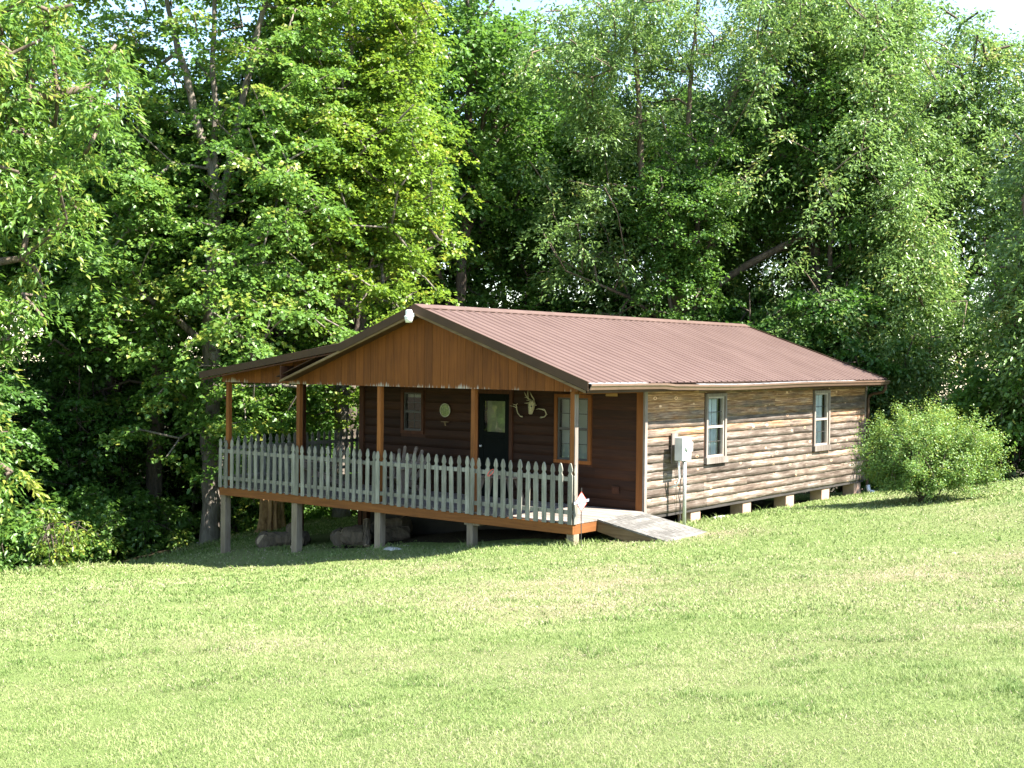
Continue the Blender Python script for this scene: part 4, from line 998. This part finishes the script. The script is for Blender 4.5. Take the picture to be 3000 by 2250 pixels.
# 1 big grey forked maple left of the porch
x, y = -12.75, 2.75
make_tree('maple_tree', at(x, y), 'tall grey-barked maple forking into three limbs just left of the porch', 'tree',
    [[(0, 0, 0), rel(-.02, 0, 3), rel(.02, 0, 6.2), rel(.08, 0, 9.2), rel(-.05, .2, 12), rel(.0, .3, 15)],
     [rel(.05, 0, 8.6), rel(-.45, .1, 10.5), rel(-1.1, .1, 13), rel(-1.6, .2, 15.5)],
     [rel(.05, 0, 7.8), rel(.6, -.1, 10), rel(1.0, -.2, 12), rel(1.7, -.3, 14.5)],
     [rel(.0, 0, 5), rel(-1.4, -.6, 6.0), rel(-2.6, -.9, 6.3)], [rel(0, 0, 3.6), rel(1.2, -.7, 4.0), rel(2.4, -1.2, 3.9)], [rel(0, 0, 6.4), rel(1.4, -.4, 7.6), rel(2.6, -.8, 8.2)]],
    [(rel(.4, 0, 12.5), (3.4, 3.2, 3.6), 1), (rel(-3.4, .2, 11.5), (2.0, 2.0, 2.4), 1), (rel(.3, -.4, 8.4), (3.2, 3.0, 2.8), 1.2), (rel(.9, -1.0, 5.0), (3.0, 2.4, 2.0), 1.4), (rel(-1.7, -.4, 6.6), (2.0, 2.0, 1.8), 1), (rel(1.4, -1.6, 2.7), (1.8, 1.4, .9), 2), (rel(-1.2, -.7, 2.6), (1.2, 1.0, .8), 1.2)],
    760, 130, M['leaf_maple'], M['bark_grey'], .225, 11, rc=.50, flat=.22, droop=.35, Lr=(.08, .135), Wf=.95, gap=.50, tintb=.62, expo=.52, prune=clear_of([[(0, 0, 0), rel(0, 0, 6), rel(.08, 0, 9.5)], [rel(.05, 0, 8.6), rel(-.45, .1, 10.5), rel(-1.1, .1, 13)], [rel(.05, 0, 7.8), rel(.6, -.1, 10), rel(1.0, -.2, 12)]], .62, 0, .5, .3))
# 2 bright many-stemmed maple behind the gable
x, y = -12.0, 6.4
make_tree('maple_tree', at(x, y), 'bright yellow-green many-stemmed maple rising behind the gable peak', 'tree',
    [[(0, 0, 0), rel(0, 0, 3), rel(-.1, 0, 5.2)], [rel(-.1, 0, 5.2), rel(-1.0, 0, 8), rel(-1.5, 0, 11), rel(-1.8, 0, 14)], [rel(-.1, 0, 5.2), rel(-.2, .1, 8), rel(.1, .2, 12), rel(.2, .2, 15)], [rel(-.1, 0, 5.2), rel(.6, 0, 7.6), rel(1.5, 0, 10.5), rel(2.0, 0, 14)], [rel(-.1, 0, 5), rel(1.4, -.3, 6.6), rel(2.6, -.3, 7.3)]],
    [(rel(0, -.2, 13), (2.7, 2.7, 3.5), 1.2), (rel(.2, -.8, 9.2), (2.9, 2.6, 3.0), 1.4), (rel(.4, -1.0, 5.6), (2.6, 2.0, 1.9), 1), (rel(1.9, -.6, 7.4), (1.6, 1.6, 1.2), 1.2), (rel(.3, -1.2, 3.6), (2.2, 1.4, 1.2), 1)],
    580, 135, M['leaf_bright'], M['bark_grey'], .20, 12, rc=.48, flat=.30, droop=.3, Lr=(.08, .13), Wf=.95, gap=.42, tintb=.6, rt=.007)
# 3 very large spreading oak behind the roof
x, y = -7.4, 16.0
make_tree('oak_tree', at(x, y), 'huge spreading oak with ascending limbs filling the view behind the cabin roof', 'tree',
    [[(0, 0, 0), rel(-.05, 0, 3), rel(-.1, 0, 5.8), rel(.1, 0, 9), rel(.15, 0, 12.5), rel(.4, 0, 16)],
     [rel(-.1, 0, 5.8), rel(-.7, 0, 7.5), rel(-1.2, 0, 9.5), rel(-1.4, 0, 12.5), rel(-1.6, 0, 15)],
     [rel(0, 0, 6.4), rel(1.4, 0, 9), rel(3.2, 0, 12), rel(4.8, 0, 15)], [rel(0, 0, 8.8), rel(.9, 0, 11), rel(2.2, 0, 14), rel(3.1, 0, 16)],
     [rel(0, 0, 6), rel(1.8, -.4, 7.2), rel(4, -.8, 8.4), rel(6, -1, 9.4)], [rel(0, 0, 5.0), rel(1.8, -.6, 5.2), rel(4.2, -1, 6.2), rel(6.2, -1.2, 6.6)], [rel(0, 0, 4.4), rel(1.9, -1, 4.2), rel(4.0, -1.6, 3.2), rel(5.6, -2, 2.8)], [rel(0, 0, 5), rel(-1.2, -.6, 6), rel(-2.6, -1, 6.6)]],
    [(rel(1.6, 0, 13), (5.0, 4.2, 4.0), 1), (rel(2.4, -1.2, 8.6), (5.0, 3.6, 3.4), 1.3), (rel(5.2, -1, 10.5), (2.8, 3, 4.6), 1.3), (rel(5.6, -2.8, 4.8), (2.5, 2.2, 3.5), 2.4), (rel(3.2, -2.8, 4.8), (3.2, 1.9, 2.4), 1.5), (rel(-2.2, -1, 9.2), (2.6, 2.6, 3.8), .9), (rel(-2.2, -.8, 13.2), (3.2, 2.8, 2.8), 1.2), (rel(6.0, -2.6, 2.9), (1.5, 1.5, 1.9), 2.2), (rel(4.4, 0, 13.8), (2.8, 2.8, 2.8), 1)],
    1750, 150, M['leaf_oak'], M['bark_brown'], .27, 13, rc=.58, flat=.5, droop=.5, Lr=(.10, .17), Wf=.42, jitter=.75, gap=.38, gs=.7, tintb=.5, shell=.5, expo=.5, prune=clear_of([[(0, 0, 2), rel(-.1, 0, 5.8), rel(.1, 0, 9), rel(.15, 0, 12)], [rel(-.1, 0, 5.8), rel(-.7, 0, 7.5), rel(-1.2, 0, 9.5), rel(-1.4, 0, 12)], [rel(0, 0, 6.4), rel(1.4, 0, 9), rel(3.2, 0, 12)], [rel(0, 0, 6), rel(1.8, -.4, 7.2), rel(4, -.8, 8.4)]], .95, 3, 1.4, .08))
# 4 right-hand oak in front of the sky
x, y = -1.8, 21.5
T5 = make_tree('oak_tree', at(x, y), 'large dark-trunked oak with rounded top against the sky, right of the big oak', 'tree',
    [[(0, 0, 0), rel(0, 0, 3.5), rel(.2, 0, 5.5), rel(.4, 0, 8), rel(.2, 0, 10.5)], [rel(.1, 0, 4), rel(1.2, -.2, 6), rel(2.0, -.4, 8), rel(2.2, -.4, 9.5)], [rel(.1, 0, 4.2), rel(-.8, 0, 7), rel(-1.0, 0, 9.5)]],
    [(rel(-.4, 0, 10.4), (2.2, 2.1, 3.4), 1.6), (rel(1.5, -.5, 8.6), (2.3, 2.2, 3.1), 1.2), (rel(.5, -.8, 5.3), (2.5, 2.1, 2.1), .9), (rel(-1.0, -.5, 7.3), (1.7, 1.7, 2.5), .8)],
    620, 135, M['leaf_oak'], M['bark_dark'], .22, 14, rc=.52, flat=.5, droop=.5, Lr=(.10, .16), Wf=.42, jitter=.75, gap=.38, tintb=.5)
T5.scale = (1.17, 1.17, 1.17)
x, y = 3.9, 14.6
T6 = make_tree('oak_tree', at(x, y), 'leafy oak cut off by the right edge of the picture', 'tree',
    [[(0, 0, 0), rel(0, 0, 3), rel(.3, 0, 5), rel(.4, 0, 7)], [rel(0, 0, 3), rel(-1.0, -.2, 5.5), rel(-1.2, -.2, 6.5)], [rel(0, 0, 3), rel(1.2, 0, 5.2), rel(1.6, 0, 7)]],
    [(rel(.6, 0, 7.4), (2.0, 2.0, 2.4), 1.2), (rel(-.1, -.4, 4.8), (1.9, 1.8, 2.0), 1), (rel(-.6, -.6, 3.0), (1.5, 1.3, 1.3), 1.2)],
    520, 130, M['leaf_oak'], M['bark_brown'], .20, 15, rc=.55, flat=.5, droop=.45, Lr=(.10, .16), Wf=.45, jitter=.75, gap=.36, tintb=.55)
# 5 near tree at the left edge, trunk outside the picture, long drooping leaves
x, y = -10.15, -6.6
make_tree('hickory_tree', at(x, y), 'near hickory with long drooping leaves reaching in at the left edge', 'tree',
    [[(0, 0, 0), rel(0, 0, 4), rel(.3, .2, 7), rel(.4, .4, 11)], [rel(.1, 0, 4.5), rel(.9, .3, 5.6), rel(2.4, .6, 5.9)], [rel(.3, .2, 7), rel(1.4, .6, 8.4), rel(3.4, 1, 9.0)], [rel(0, 0, 3), rel(.8, .3, 3.7), rel(1.9, .6, 3.6)], [rel(0, 0, 2), rel(.8, .3, 2.6), rel(1.8, .6, 2.4)]],
    [(rel(1.9, .6, 8.9), (2.7, 2.0, 1.9), 1.2), (rel(2.2, .6, 7.1), (1.9, 1.6, 1.2), 1.1), (rel(1.6, .5, 5.1), (1.75, 1.3, 1.0), 1.6), (rel(1.3, .4, 3.7), (1.35, 1.1, .9), 1.6), (rel(1.3, .4, 2.1), (1.15, .9, .6), 1.3), (rel(-1, 0, 8), (2.4, 2.4, 3), .5)],
    420, 105, M['leaf_maple'], M['bark_brown'], .24, 16, rc=.40, flat=.45, droop=.7, Lr=(.11, .18), Wf=.38, jitter=.6, gap=.42, tintb=.72, kz=.2)

# ---- generic forest trees: a tall tree and a slender pole, with copies
FG = 'forest trees standing behind the clearing'
x, y = -15.7, 15.0
TA = make_tree('forest_tree', at(x, y), 'dark straight-trunked forest tree behind the cabin, left of the sky gap', 'tree',
    [[(0, 0, 0), (.1, 0, 5), (-.1, .1, 9), (.1, 0, 14)], [(0, 0, 7), (1.2, .2, 10), (1.8, .3, 13)], [(0, 0, 6.4), (-1.2, -.2, 9), (-1.9, 0, 12.5)]],
    [((0, 0, 11.2), (3.0, 3.0, 3.6), 1), ((.5, -.5, 7.2), (2.2, 2.2, 1.8), .7)], 380, 110, M['leaf_dark'], M['bark_dark'], .20, 21, rc=.60, flat=.35, droop=.35, Lr=(.11, .17), Wf=.8, gap=.52, gs=.8, tintb=.5, group=FG)
x, y = -18.0, 3.5
TB = make_tree('forest_tree', at(x, y), 'thick dark trunk standing in the left woods, nearest its left end', 'tree',
    [[(0, 0, 0), (.05, 0, 4), (.2, .1, 6.8), (.1, 0, 10), (.3, 0, 13.5)], [(.1, 0, 6), (-1.2, .5, 8), (-2.6, 1, 9.2)], [(.1, 0, 5), (1.1, -.4, 7.5), (1.6, -.3, 10)]],
    [((0, 0, 10.2), (3.4, 3.4, 3.2), 1), ((-1, .4, 7.2), (2.4, 2.4, 1.6), .8), ((1.2, -.4, 4.6), (1.7, 1.7, 1.2), .6)], 400, 110, M['leaf_dark'], M['bark_dark'], .24, 22, rc=.60, flat=.3, droop=.35, Lr=(.11, .16), Wf=.85, gap=.52, gs=.8, tintb=.5, group=FG)
x, y = -14.8, 18.3
TC = make_tree('forest_tree', at(x, y), 'slender dark forked tree silhouetted in the gap left of the big oak', 'tree',
    [[(0, 0, 0), (0, 0, 6), (.2, 0, 10), (.1, 0, 14)], [(0, 0, 4.5), (-.9, -.3, 7), (-1.3, -.3, 10)], [(0, 0, 7), (.9, .4, 9), (1.2, .5, 12)]],
    [((0, 0, 11.4), (2.2, 2.2, 3.2), 1), ((-.8, -.4, 8), (1.5, 1.5, 1.4), .7)], 240, 110, M['leaf_dark'], M['bark_dark'], .15, 23, rc=.52, flat=.35, droop=.3, Lr=(.10, .15), Wf=.85, gap=.50, gs=.9, tintb=.45, group=FG)
spots = [ # base tree, x, y, rot, scale, label
    (TB, -15.7, 3.25, 1.3, .88, 'dark-trunked tree between the forked maple and the left woods'), (TB, -21.0, 6.2, 2.4, 1.0, 'dark forked tree deeper in the left woods'),
    (TA, -24.5, 1.5, .6, 1.05, 'tree deep in the woods at the far left edge'), (TA, -18.5, -2.5, 2.0, .95, 'dark tree in the left woods behind the small bright sapling'),
    (TC, -22.5, -1.0, .4, 1.05, 'slender tree in the woods at the left edge'), (TA, -16.2, 8.0, 4.1, 1.0, 'dark tree close behind the forked maple'),
    (TB, -15.2, 10.3, 5.0, .95, 'thick trunk seen through the open porch end'), (TC, -14.2, 8.9, 2.7, 1.15, 'slender trunk seen through the open porch beside the thick one'),
    (TA, -20.5, 12.0, 3.3, 1.08, 'tall tree filling the woods behind the bright maple'), (TC, -13.9, 13.4, 1.0, 1.25, 'dark pole-like tree just right of the bright maple'),
    (TC, -12.6, 19.5, 3.9, 1.05, 'right-hand slender tree in the gap left of the big oak'), (TA, -12.0, 24.5, .9, 1.12, 'tall tree far behind the gap, touching the big oak'),
    (TB, -6.0, 26.0, .2, 1.15, 'forest tree hidden deep behind the big oak'),
    (TA, -9.0, 20.5, 5.5, 1.0, 'forest tree close behind the left side of the big oak'),
    
    (TB, -23.5, 17.5, 4.4, 1.15, 'forest tree far back behind the bright maple'),
    (TC, -4.0, 18.0, 2.1, .95, 'slender pale-stemmed tree just right of the big oak trunk'), (TC, -6.3, 14.7, .9, .75, 'thin leaning tree beside the foot of the big oak')]
for b, x, y, rz, s, lab in spots: copy_tree(b, at(x, y, -.15), rz, s, lab, FG)

# ---- understory
UG = 'shrubs and saplings of the forest edge'
def shrub(name, loc, label, seed, h, w_, mat, nst=7, n_att=70, nl=90, Lr=(.08, .13), Wf=.6, rc=.3, group=UG, cat='shrub', jitter=.7, low=.25, droop=.4, bark=None, r0=.02, gap=.4, tintb=.55, flat=.6):
    r = np.random.default_rng(seed); limbs = [[(0, 0, 0), (0, 0, h*.12)]]
    for k in range(nst):
        a = 2*PI*k/nst+r.uniform(-.3, .3); q = r.uniform(.35, 1)
        limbs.append([(0, 0, .02), (math.cos(a)*w_*.22*q, math.sin(a)*w_*.22*q, h*.35), (math.cos(a)*w_*.4*q, math.sin(a)*w_*.4*q, h*.72)])
    env = [((0, 0, h*.58), (w_*.5, w_*.5, h*.42), 1), ((w_*.15, -w_*.1, h*.35), (w_*.42, w_*.42, h*low), .7)]
    return make_tree(name, loc, label, cat, limbs, env, n_att, nl, mat, bark or M['bark_dark'], r0*2, seed, rc=rc, flat=flat, droop=droop, Lr=Lr, Wf=Wf, jitter=jitter, gap=gap, gs=1.6, rt=.004, group=group, shell=.5, tintb=tintb, crown='foliage', step=.2, expo=.5)
x, y = -14.5, .6
SA = shrub('shrub', at(x, y), 'low leafy shrub at the lawn edge left of the forked maple', 31, 2.2, 2.6, M['leaf_dark'], n_att=90, Wf=.8)
x, y = -14.7, -1.2
SB = shrub('shrub', at(x, y), 'dark broad-leaved shrub at the forest edge behind the bright sapling', 32, 1.5, 2.6, M['leaf_dark'], n_att=80, Lr=(.10, .18), Wf=.5)
x, y = -16.5, 1.5
SC = make_tree('sapling', at(x, y), 'understory sapling with flat sprays left of the forked maple', 'sapling', [[(0, 0, 0), (.1, 0, 2), (0, .1, 4), (.1, 0, 5.4)]], [((0, 0, 3.6), (1.9, 1.9, 1.9), 1)], 130, 100, M['leaf_under'], M['bark_dark'], .06, 33, rc=.42, flat=.2, droop=.3, Lr=(.09, .14), Wf=.8, gap=.46, gs=1.2, tintb=.45, group=UG, crown='foliage')
SD = make_tree('sapling', at(-15.0, 14.2), 'dense dark sapling leafy to the ground at the foot of the sky gap', 'sapling', [[(0, 0, 0), (.1, 0, 2), (0, .1, 4), (.1, 0, 6)], [(0, 0, 1), (-.8, 0, 2.6)], [(0, 0, 1.2), (.8, .3, 2.8)]], [((0, 0, 3.6), (1.9, 1.9, 3.2), 1), ((0, 0, 1.5), (1.9, 1.9, 1.5), 1)], 240, 100, M['leaf_dark'], M['bark_dark'], .07, 35, rc=.5, flat=.35, droop=.3, Lr=(.10, .15), Wf=.75, gap=.36, gs=1.2, tintb=.4, group=UG, crown='foliage')
for x, y, rz, s, lab in [(-13.4, 16.0, 1, 1.35, 'dense sapling behind the ridge under the sky gap, right of the pole-like tree'), (-12.0, 17.6, 2, 1.4, 'dense sapling behind the middle of the ridge, left of the big oak'), (-10.6, 13.6, 2.8, .8, 'dense low sapling just behind the ridge'),
    (-13.6, 19.6, 2.2, 1.45, 'dense tall sapling farther back under the sky gap'), (-9.6, 17.6, 3, 1.2, 'dense sapling left of the big oak trunk'), (-3.4, 19.6, 4, 1.1, 'dense sapling between the two oaks'), (2.2, 19.2, 5, 1.0, 'dense sapling behind the lawn bush, between right-hand oak and picture edge'),
    (-21.5, -3.6, 1.4, 1.1, 'dense sapling low at the far left edge'), (-20.0, 2.2, 2.4, 1.1, 'dense sapling in the middle of the left woods'), (-19.0, 6.4, 3.4, 1.1, 'dense sapling behind the forked maple trunk'), (-17.4, 9.3, 4.4, 1.1, 'dense sapling behind the left porch end'),
    (-17.5, 14.5, 5.4, 1.15, 'dense sapling behind the bright maple'), (-24, -.5, .9, 1.25, 'dense sapling far back at the left edge'), (5.2, 17.6, 1.9, 1.0, 'dense sapling at the right picture edge')]: copy_tree(SD, at(x, y, -.1), rz, s, lab, UG)
und = [(SC, -18.5, .5, 1, 1.0, 'understory sapling in the shade of the left woods'), (SC, -17.0, 5.5, 2, 1.1, 'understory sapling behind the forked maple'), (SC, -15.6, -2.3, 3, 1.0, 'sapling above the bright red-tipped sapling'),
    (SC, -20.5, -4.0, 4, 1.2, 'sapling in the woods at the left edge'), (SC, -15.0, 6.6, 5, 1.1, 'sapling seen between the two left porch posts'), (SC, -16.6, 10.8, .5, 1.2, 'sapling seen through the open porch'),
    (SC, -13.0, 16.2, 1.5, 1.15, 'sapling behind the roof ridge in the dark gap'), (SC, -11.0, 14.6, 2.5, 1.1, 'dark sapling behind the ridge left of the big oak trunk'), (SC, -10.5, 18.5, 3.5, 1.25, 'dense sapling in the shadow of the big oak'),
    (SC, -8.6, 14.2, 4.5, 1.0, 'sapling at the foot of the big oak'), (SC, -5.0, 15.6, 5.5, 1.1, 'sapling behind the rear end of the roof'), (SC, -2.4, 16.2, .8, 1.1, 'sapling behind the rear corner of the cabin'),
    (SA, -17.5, -1.0, 1, 1.3, 'shrub in the dark left woods'), (SA, -16.8, 3.0, 2, 1.2, 'shrub behind the trunk of the forked maple'), (SA, -14.2, 4.8, 3, 1.0, 'shrub behind the rotting stump'),
    (SA, -13.8, 8.0, 4, 1.2, 'shrub seen under the porch floor'), (SA, -12.9, 10.4, 5, 1.2, 'shrub seen through the porch beside the thick trunk'), (SA, -18.0, 7.5, .3, 1.4, 'shrub deep behind the porch'),
    (SA, -12.0, 12.8, 1.3, 1.2, 'shrub behind the far porch corner'), (SA, .3, 16.6, 2.3, 1.0, 'shrub behind the round lawn bush'), (SA, 4.6, 14.2, 3.3, 1.1, 'shrub at the right edge of the woods'), (SA, 2.6, 14.6, 4.3, 1.35, 'light green shrub behind the right side of the lawn bush'),
    (SB, -16.8, -4.2, 1, 1.2, 'broad-leaved shrub at the left edge of the picture'), (SB, -16.5, -6.2, 2, 1.5, 'broad-leaved shrub beyond the left edge of the lawn'), (SB, -14.6, 2.0, 3, 1.1, 'broad-leaved shrub beside the forked maple trunk'),
    (SB, -14.8, -.6, 4, 1.3, 'broad-leaved shrub in the middle of the left forest edge'), (SB, -.9, 15.3, 5, 1.3, 'dark shrub between cabin and lawn bush'), (SB, -13.6, 5.9, .2, 1.0, 'broad-leaved shrub right of the rotting stump'),
    (SC, 5.6, 16.0, 5.2, 1.1, 'leafy sapling at the right picture edge'),
    (SC, -8.6, 22.0, 1.9, 1.5, 'tall sapling in the darkness behind the big oak'), (SC, -22, -6, 1.1, 1.3, 'sapling at the far left behind the near hickory branches'), (SC, -19.5, -7, 2.1, 1.2, 'sapling beyond the lawn just outside the left woods'), (SC, -25, -3, 3.1, 1.5, 'tall sapling deep behind the near hickory branches'), (SC, -16.2, 16.0, .9, 1.25, 'sapling low in the sky gap'), (SC, -12.3, 21.5, 3.9, 1.3, 'tall sapling right of the sky gap'), (SC, -2.6, 20, 1.6, 1.4, 'tall sapling behind the right-hand oak'), (TC, -16.5, 20.5, 1.9, 1.3, 'tall slender tree behind the sky gap'), (SC, -17.2, 13.2, 2.6, 1.1, 'sapling just above the ridge left of the sky gap'),
    (SC, -14.6, 20.2, .7, 1.2, 'sapling filling the foot of the sky gap'), (SC, -18.6, 17.8, 1.4, 1.3, 'sapling far back at the foot of the sky gap'), (SC, -10.4, 16.8, 3.0, 1.0, 'sapling above the middle of the ridge'), (SC, -22.5, 2.6, 4.0, 1.3, 'sapling between the near hickory and the left trunks'), (SC, -20.8, -1.6, 5.0, 1.25, 'sapling in the lower left woods'), (SC, -23.5, 7.5, 5.6, 1.4, 'sapling far back left of the forked maple'),
]
for b, x, y, rz, s, lab in und: copy_tree(b, at(x, y, -.05), rz, s, lab, UG)

# bright little sapling, low bush by the left edge
shrub('sapling', at(-10.5, -2.75), 'small sunlit sapling with reddish tips at the left forest edge', 41, 1.25, 1.15, M['leaf_sapling'], 4, 46, 22, (.07, .12), .55, .12, None, 'sapling', r0=.012, gap=.3, tintb=.6)
shrub('low_bush', at(-11.4, -4.6), 'low sunlit leafy bush at the left edge of the lawn', 42, .65, 1.9, M['leaf_under'], 7, 60, 34, (.07, .12), .5, .16, None, 'bush', r0=.012, gap=.3, tintb=.75)
# round vase-shaped bush on the lawn right of the cabin
x, y = 3.62, 5.95; zb = g1(x, y)
r = np.random.default_rng(51); BR = empty('round_bush', (x, y, zb-.03), 'large round yellow-green bush on the lawn right of the cabin', 'bush')
limbs = [[(0, 0, 0), (0, 0, .12)]]
for k in range(26):
    a = r.uniform(0, 2*PI); q = r.uniform(.15, 1); b0 = r.uniform(0, .22)
    limbs.append([(0, 0, .02), (math.cos(a)*(b0+.12*q), math.sin(a)*(b0+.12*q), .15), (math.cos(a)*(.25+.45*q), math.sin(a)*(.25+.45*q), .75+.1*(1-q)), (math.cos(a)*(.3+.85*q), math.sin(a)*(.3+.7*q), 1.25-.5*q)])
att = []
while len(att) < 700:
    d = r.normal(size=3); d /= np.linalg.norm(d); d[2] = d[2] if d[2] > -.7 else -d[2]*.4
    rad = np.array([1.09, 1.09, .84 if d[2] > 0 else .80]); rr = .5+.5*r.random()**.6
    lump = 1+.10*math.sin(4*math.atan2(d[1], d[0])+1)+.08*math.sin(7*math.atan2(d[1], d[0])+d[2]*5)+.06*r.normal()
    p = d*rad*rr*lump+np.array([0, 0, .77])
    hr = math.hypot(p[0], p[1])
    if p[2] < .12+.0*hr or (p[2] < .42 and hr < .5): continue
    att.append(p)
att = np.array(att)+RT*.12*1.0
P, par, tips, order, n0 = skeleton(limbs, att, r, .16, .2)
V, Fq = tree_mesh(P, par, .05, .0035, n0, .5); mesh_np('stems', V, Fq, 4, M['bark_brown'], None, BR, smooth=True)
tp = P[tips]; dirs = nrm(tp-np.array([0, 0, .2])); nl = 125
k = len(tp); tt = r.random((k, nl))[..., None]; base = tp[:, None]-dirs[:, None]*.22+dirs[:, None]*.46*tt+r.normal(0, .055, (k, nl, 3))
n = k*nl; Cc = base.reshape(-1, 3); Dd = np.repeat(dirs, nl, 0)
leaf_mesh('foliage', Cc, Dd*.3+np.array([0, 0, .6])+r.normal(0, .6, (n, 3)), Dd+r.normal(0, .8, (n, 3)), r.uniform(.028, .05, n), r.uniform(.018, .030, n), M['leaf_bush'], BR, np.clip(.45+.25*(Cc[:, 2]/2)+r.normal(0, .2, n), 0, 1))

# ---- grass: short mown blades over the visible lawn, longer tufts at edges and posts
def build_grass():
    r = np.random.default_rng(61); cx, cyy = CAM[0], CAM[1]; out = []
    for d0, d1, dens, Lr, wd in ((3.6, 6, 9500, (.015, .036), .0025), (6, 8.5, 6500, (.017, .038), .0032), (8.5, 11, 3400, (.020, .044), .0045), (11, 16, 1500, (.025, .055), .0075), (16, 23, 560, (.03, .06), .012), (23, 34, 240, (.035, .07), .02)):
        ang = .50; area = (d1*d1-d0*d0)*ang; n = int(area*dens)
        d = np.sqrt(r.uniform(d0*d0, d1*d1, n)); a = r.uniform(-ang, ang, n)
        X = cx+d*(FW[0]*np.cos(a)+RT[0]*np.sin(a)); Y = cyy+d*(FW[1]*np.cos(a)+RT[1]*np.sin(a))
        sd = lawn_sd(X, Y); k = sd > -.4
        k &= ~((X < -.2) & (X > -8.8) & (Y > .9) & (Y < 12)) & ~((X > 0) & (X < 1.45) & (Y > .66) & (Y < 2.1))
        k &= ~((X <= -.2) & (X > -6) & (Y > .3) & (Y <= .9) & (r.random(n) < .7))
        X, Y, sd = X[k], Y[k], sd[k]; n = len(X)
        L = r.uniform(*Lr, n)*(.62+.25*vnoise(X, Y, 1.3, 4)+.35*vnoise(X, Y, 7, 14)**2)
        tuft = (vnoise(X, Y, 3.1, 21)+.25*vnoise(X, Y, 9, 22) > .98); L = np.where(tuft, L*1.7, L)
        edge = np.clip(1.2-np.abs(sd), 0, 1)*(X < 8); L *= 1+1.8*edge*r.random(n)
        for px, py, pr, g in [(-2.2, -.05, .35, 2.5), (-4.4, -.05, .35, 2), (-.1, -.1, .35, 3), (.3, .5, .4, 2), (.4, 3.2, .4, 2.5), (.1, 4.4, .3, 2), (.1, 6.3, .4, 2), (.05, 8, .4, 2), (1.45, .6, .3, 2.2), (3.6, 5.9, .6, 2), (-3, .0, 1.2, 1.0)]:
            L *= 1+g*np.exp(-((X-px)**2+(Y-py)**2)/(pr*pr))*r.random(n)
        out.append((X, Y, L, np.full(n, wd)))
    X, Y, L, Wd = [np.concatenate(z) for z in zip(*out)]; n = len(X)
    Z = gz(X, Y)+(vnoise(X, Y, .8, 1)-.5)*.06+(vnoise(X, Y, 2.5, 2)-.5)*.02-.004
    a = r.uniform(0, 2*PI, n); lean = r.uniform(.1, 1.0, n); st = straw(X, Y); isst = r.random(n) < st*.75+.06
    lean = np.where(isst, r.uniform(1.0, 3.0, n), lean)
    T = np.stack([np.cos(a)*lean, np.sin(a)*lean, np.ones(n)], -1); T = nrm(T); b = a+PI/2+r.normal(0, .5, n); B = np.stack([np.cos(b), np.sin(b), np.zeros(n)], -1)
    C = np.stack([X, Y, Z], -1); w2 = (Wd*r.uniform(.6, 1.3, n)*.5)[:, None]; Lc = L[:, None]
    mid = C+T*Lc*.55; tip = C+T*Lc+np.stack([np.cos(a)*L*.35, np.sin(a)*L*.35, -L*.10], -1)
    V = np.stack([C-B*w2, C+B*w2, mid+B*w2*.9, tip, mid-B*w2*.9], 1).reshape(-1, 3); i = np.arange(n)[:, None]*5
    tr = np.concatenate([i+np.array([0, 1, 2]), i+np.array([0, 2, 4]), i+np.array([4, 2, 3])], 1).reshape(-1, 3)
    tint = np.where(isst, r.uniform(.80, 1, n), np.clip(.37+.14*(vnoise(X, Y, .9, 7)-.5)+.24*(vnoise(X, Y, 5, 8)-.5)+r.normal(0, .11, n), 0, .62))
    tint = np.where((vnoise(X, Y, 3.1, 21)+.25*vnoise(X, Y, 9, 22) > .98) & ~isst, tint*.55, tint)
    m, nt, N, Lk, P = new_mat('mown_grass_blades'); out_ = N['Material Output']
    at_ = N.new('ShaderNodeAttribute'); at_.attribute_name = 'tint'
    c = ramp(N, [(0.0, (0.060, 0.135, 0.020)), (0.35, (0.195, 0.252, 0.082)), (0.62, (0.335, 0.365, 0.168)), (0.78, (0.34, 0.29, 0.18)), (1.0, (0.48, 0.42, 0.30))]); Lk.new(at_.outputs['Fac'], c.inputs[0])
    Lk.new(c.outputs[0], P.inputs['Base Color']); P.inputs['Roughness'].default_value = .55; P.inputs['Specular IOR Level'].default_value = .2
    tb = N.new('ShaderNodeBsdfTranslucent'); Lk.new(c.outputs[0], tb.inputs[0]); mx = N.new('ShaderNodeMixShader'); mx.inputs[0].default_value = .35
    Lk.new(P.outputs[0], mx.inputs[1]); Lk.new(tb.outputs[0], mx.inputs[2]); Lk.new(mx.outputs[0], out_.inputs[0])
    o = mesh_np('grass', V, tr, 3, m, {'tint': ('POINT', np.repeat(tint, 5))}); tag(o, 'short mown lawn grass with dry straw patches', 'grass', kind='stuff')
build_grass()
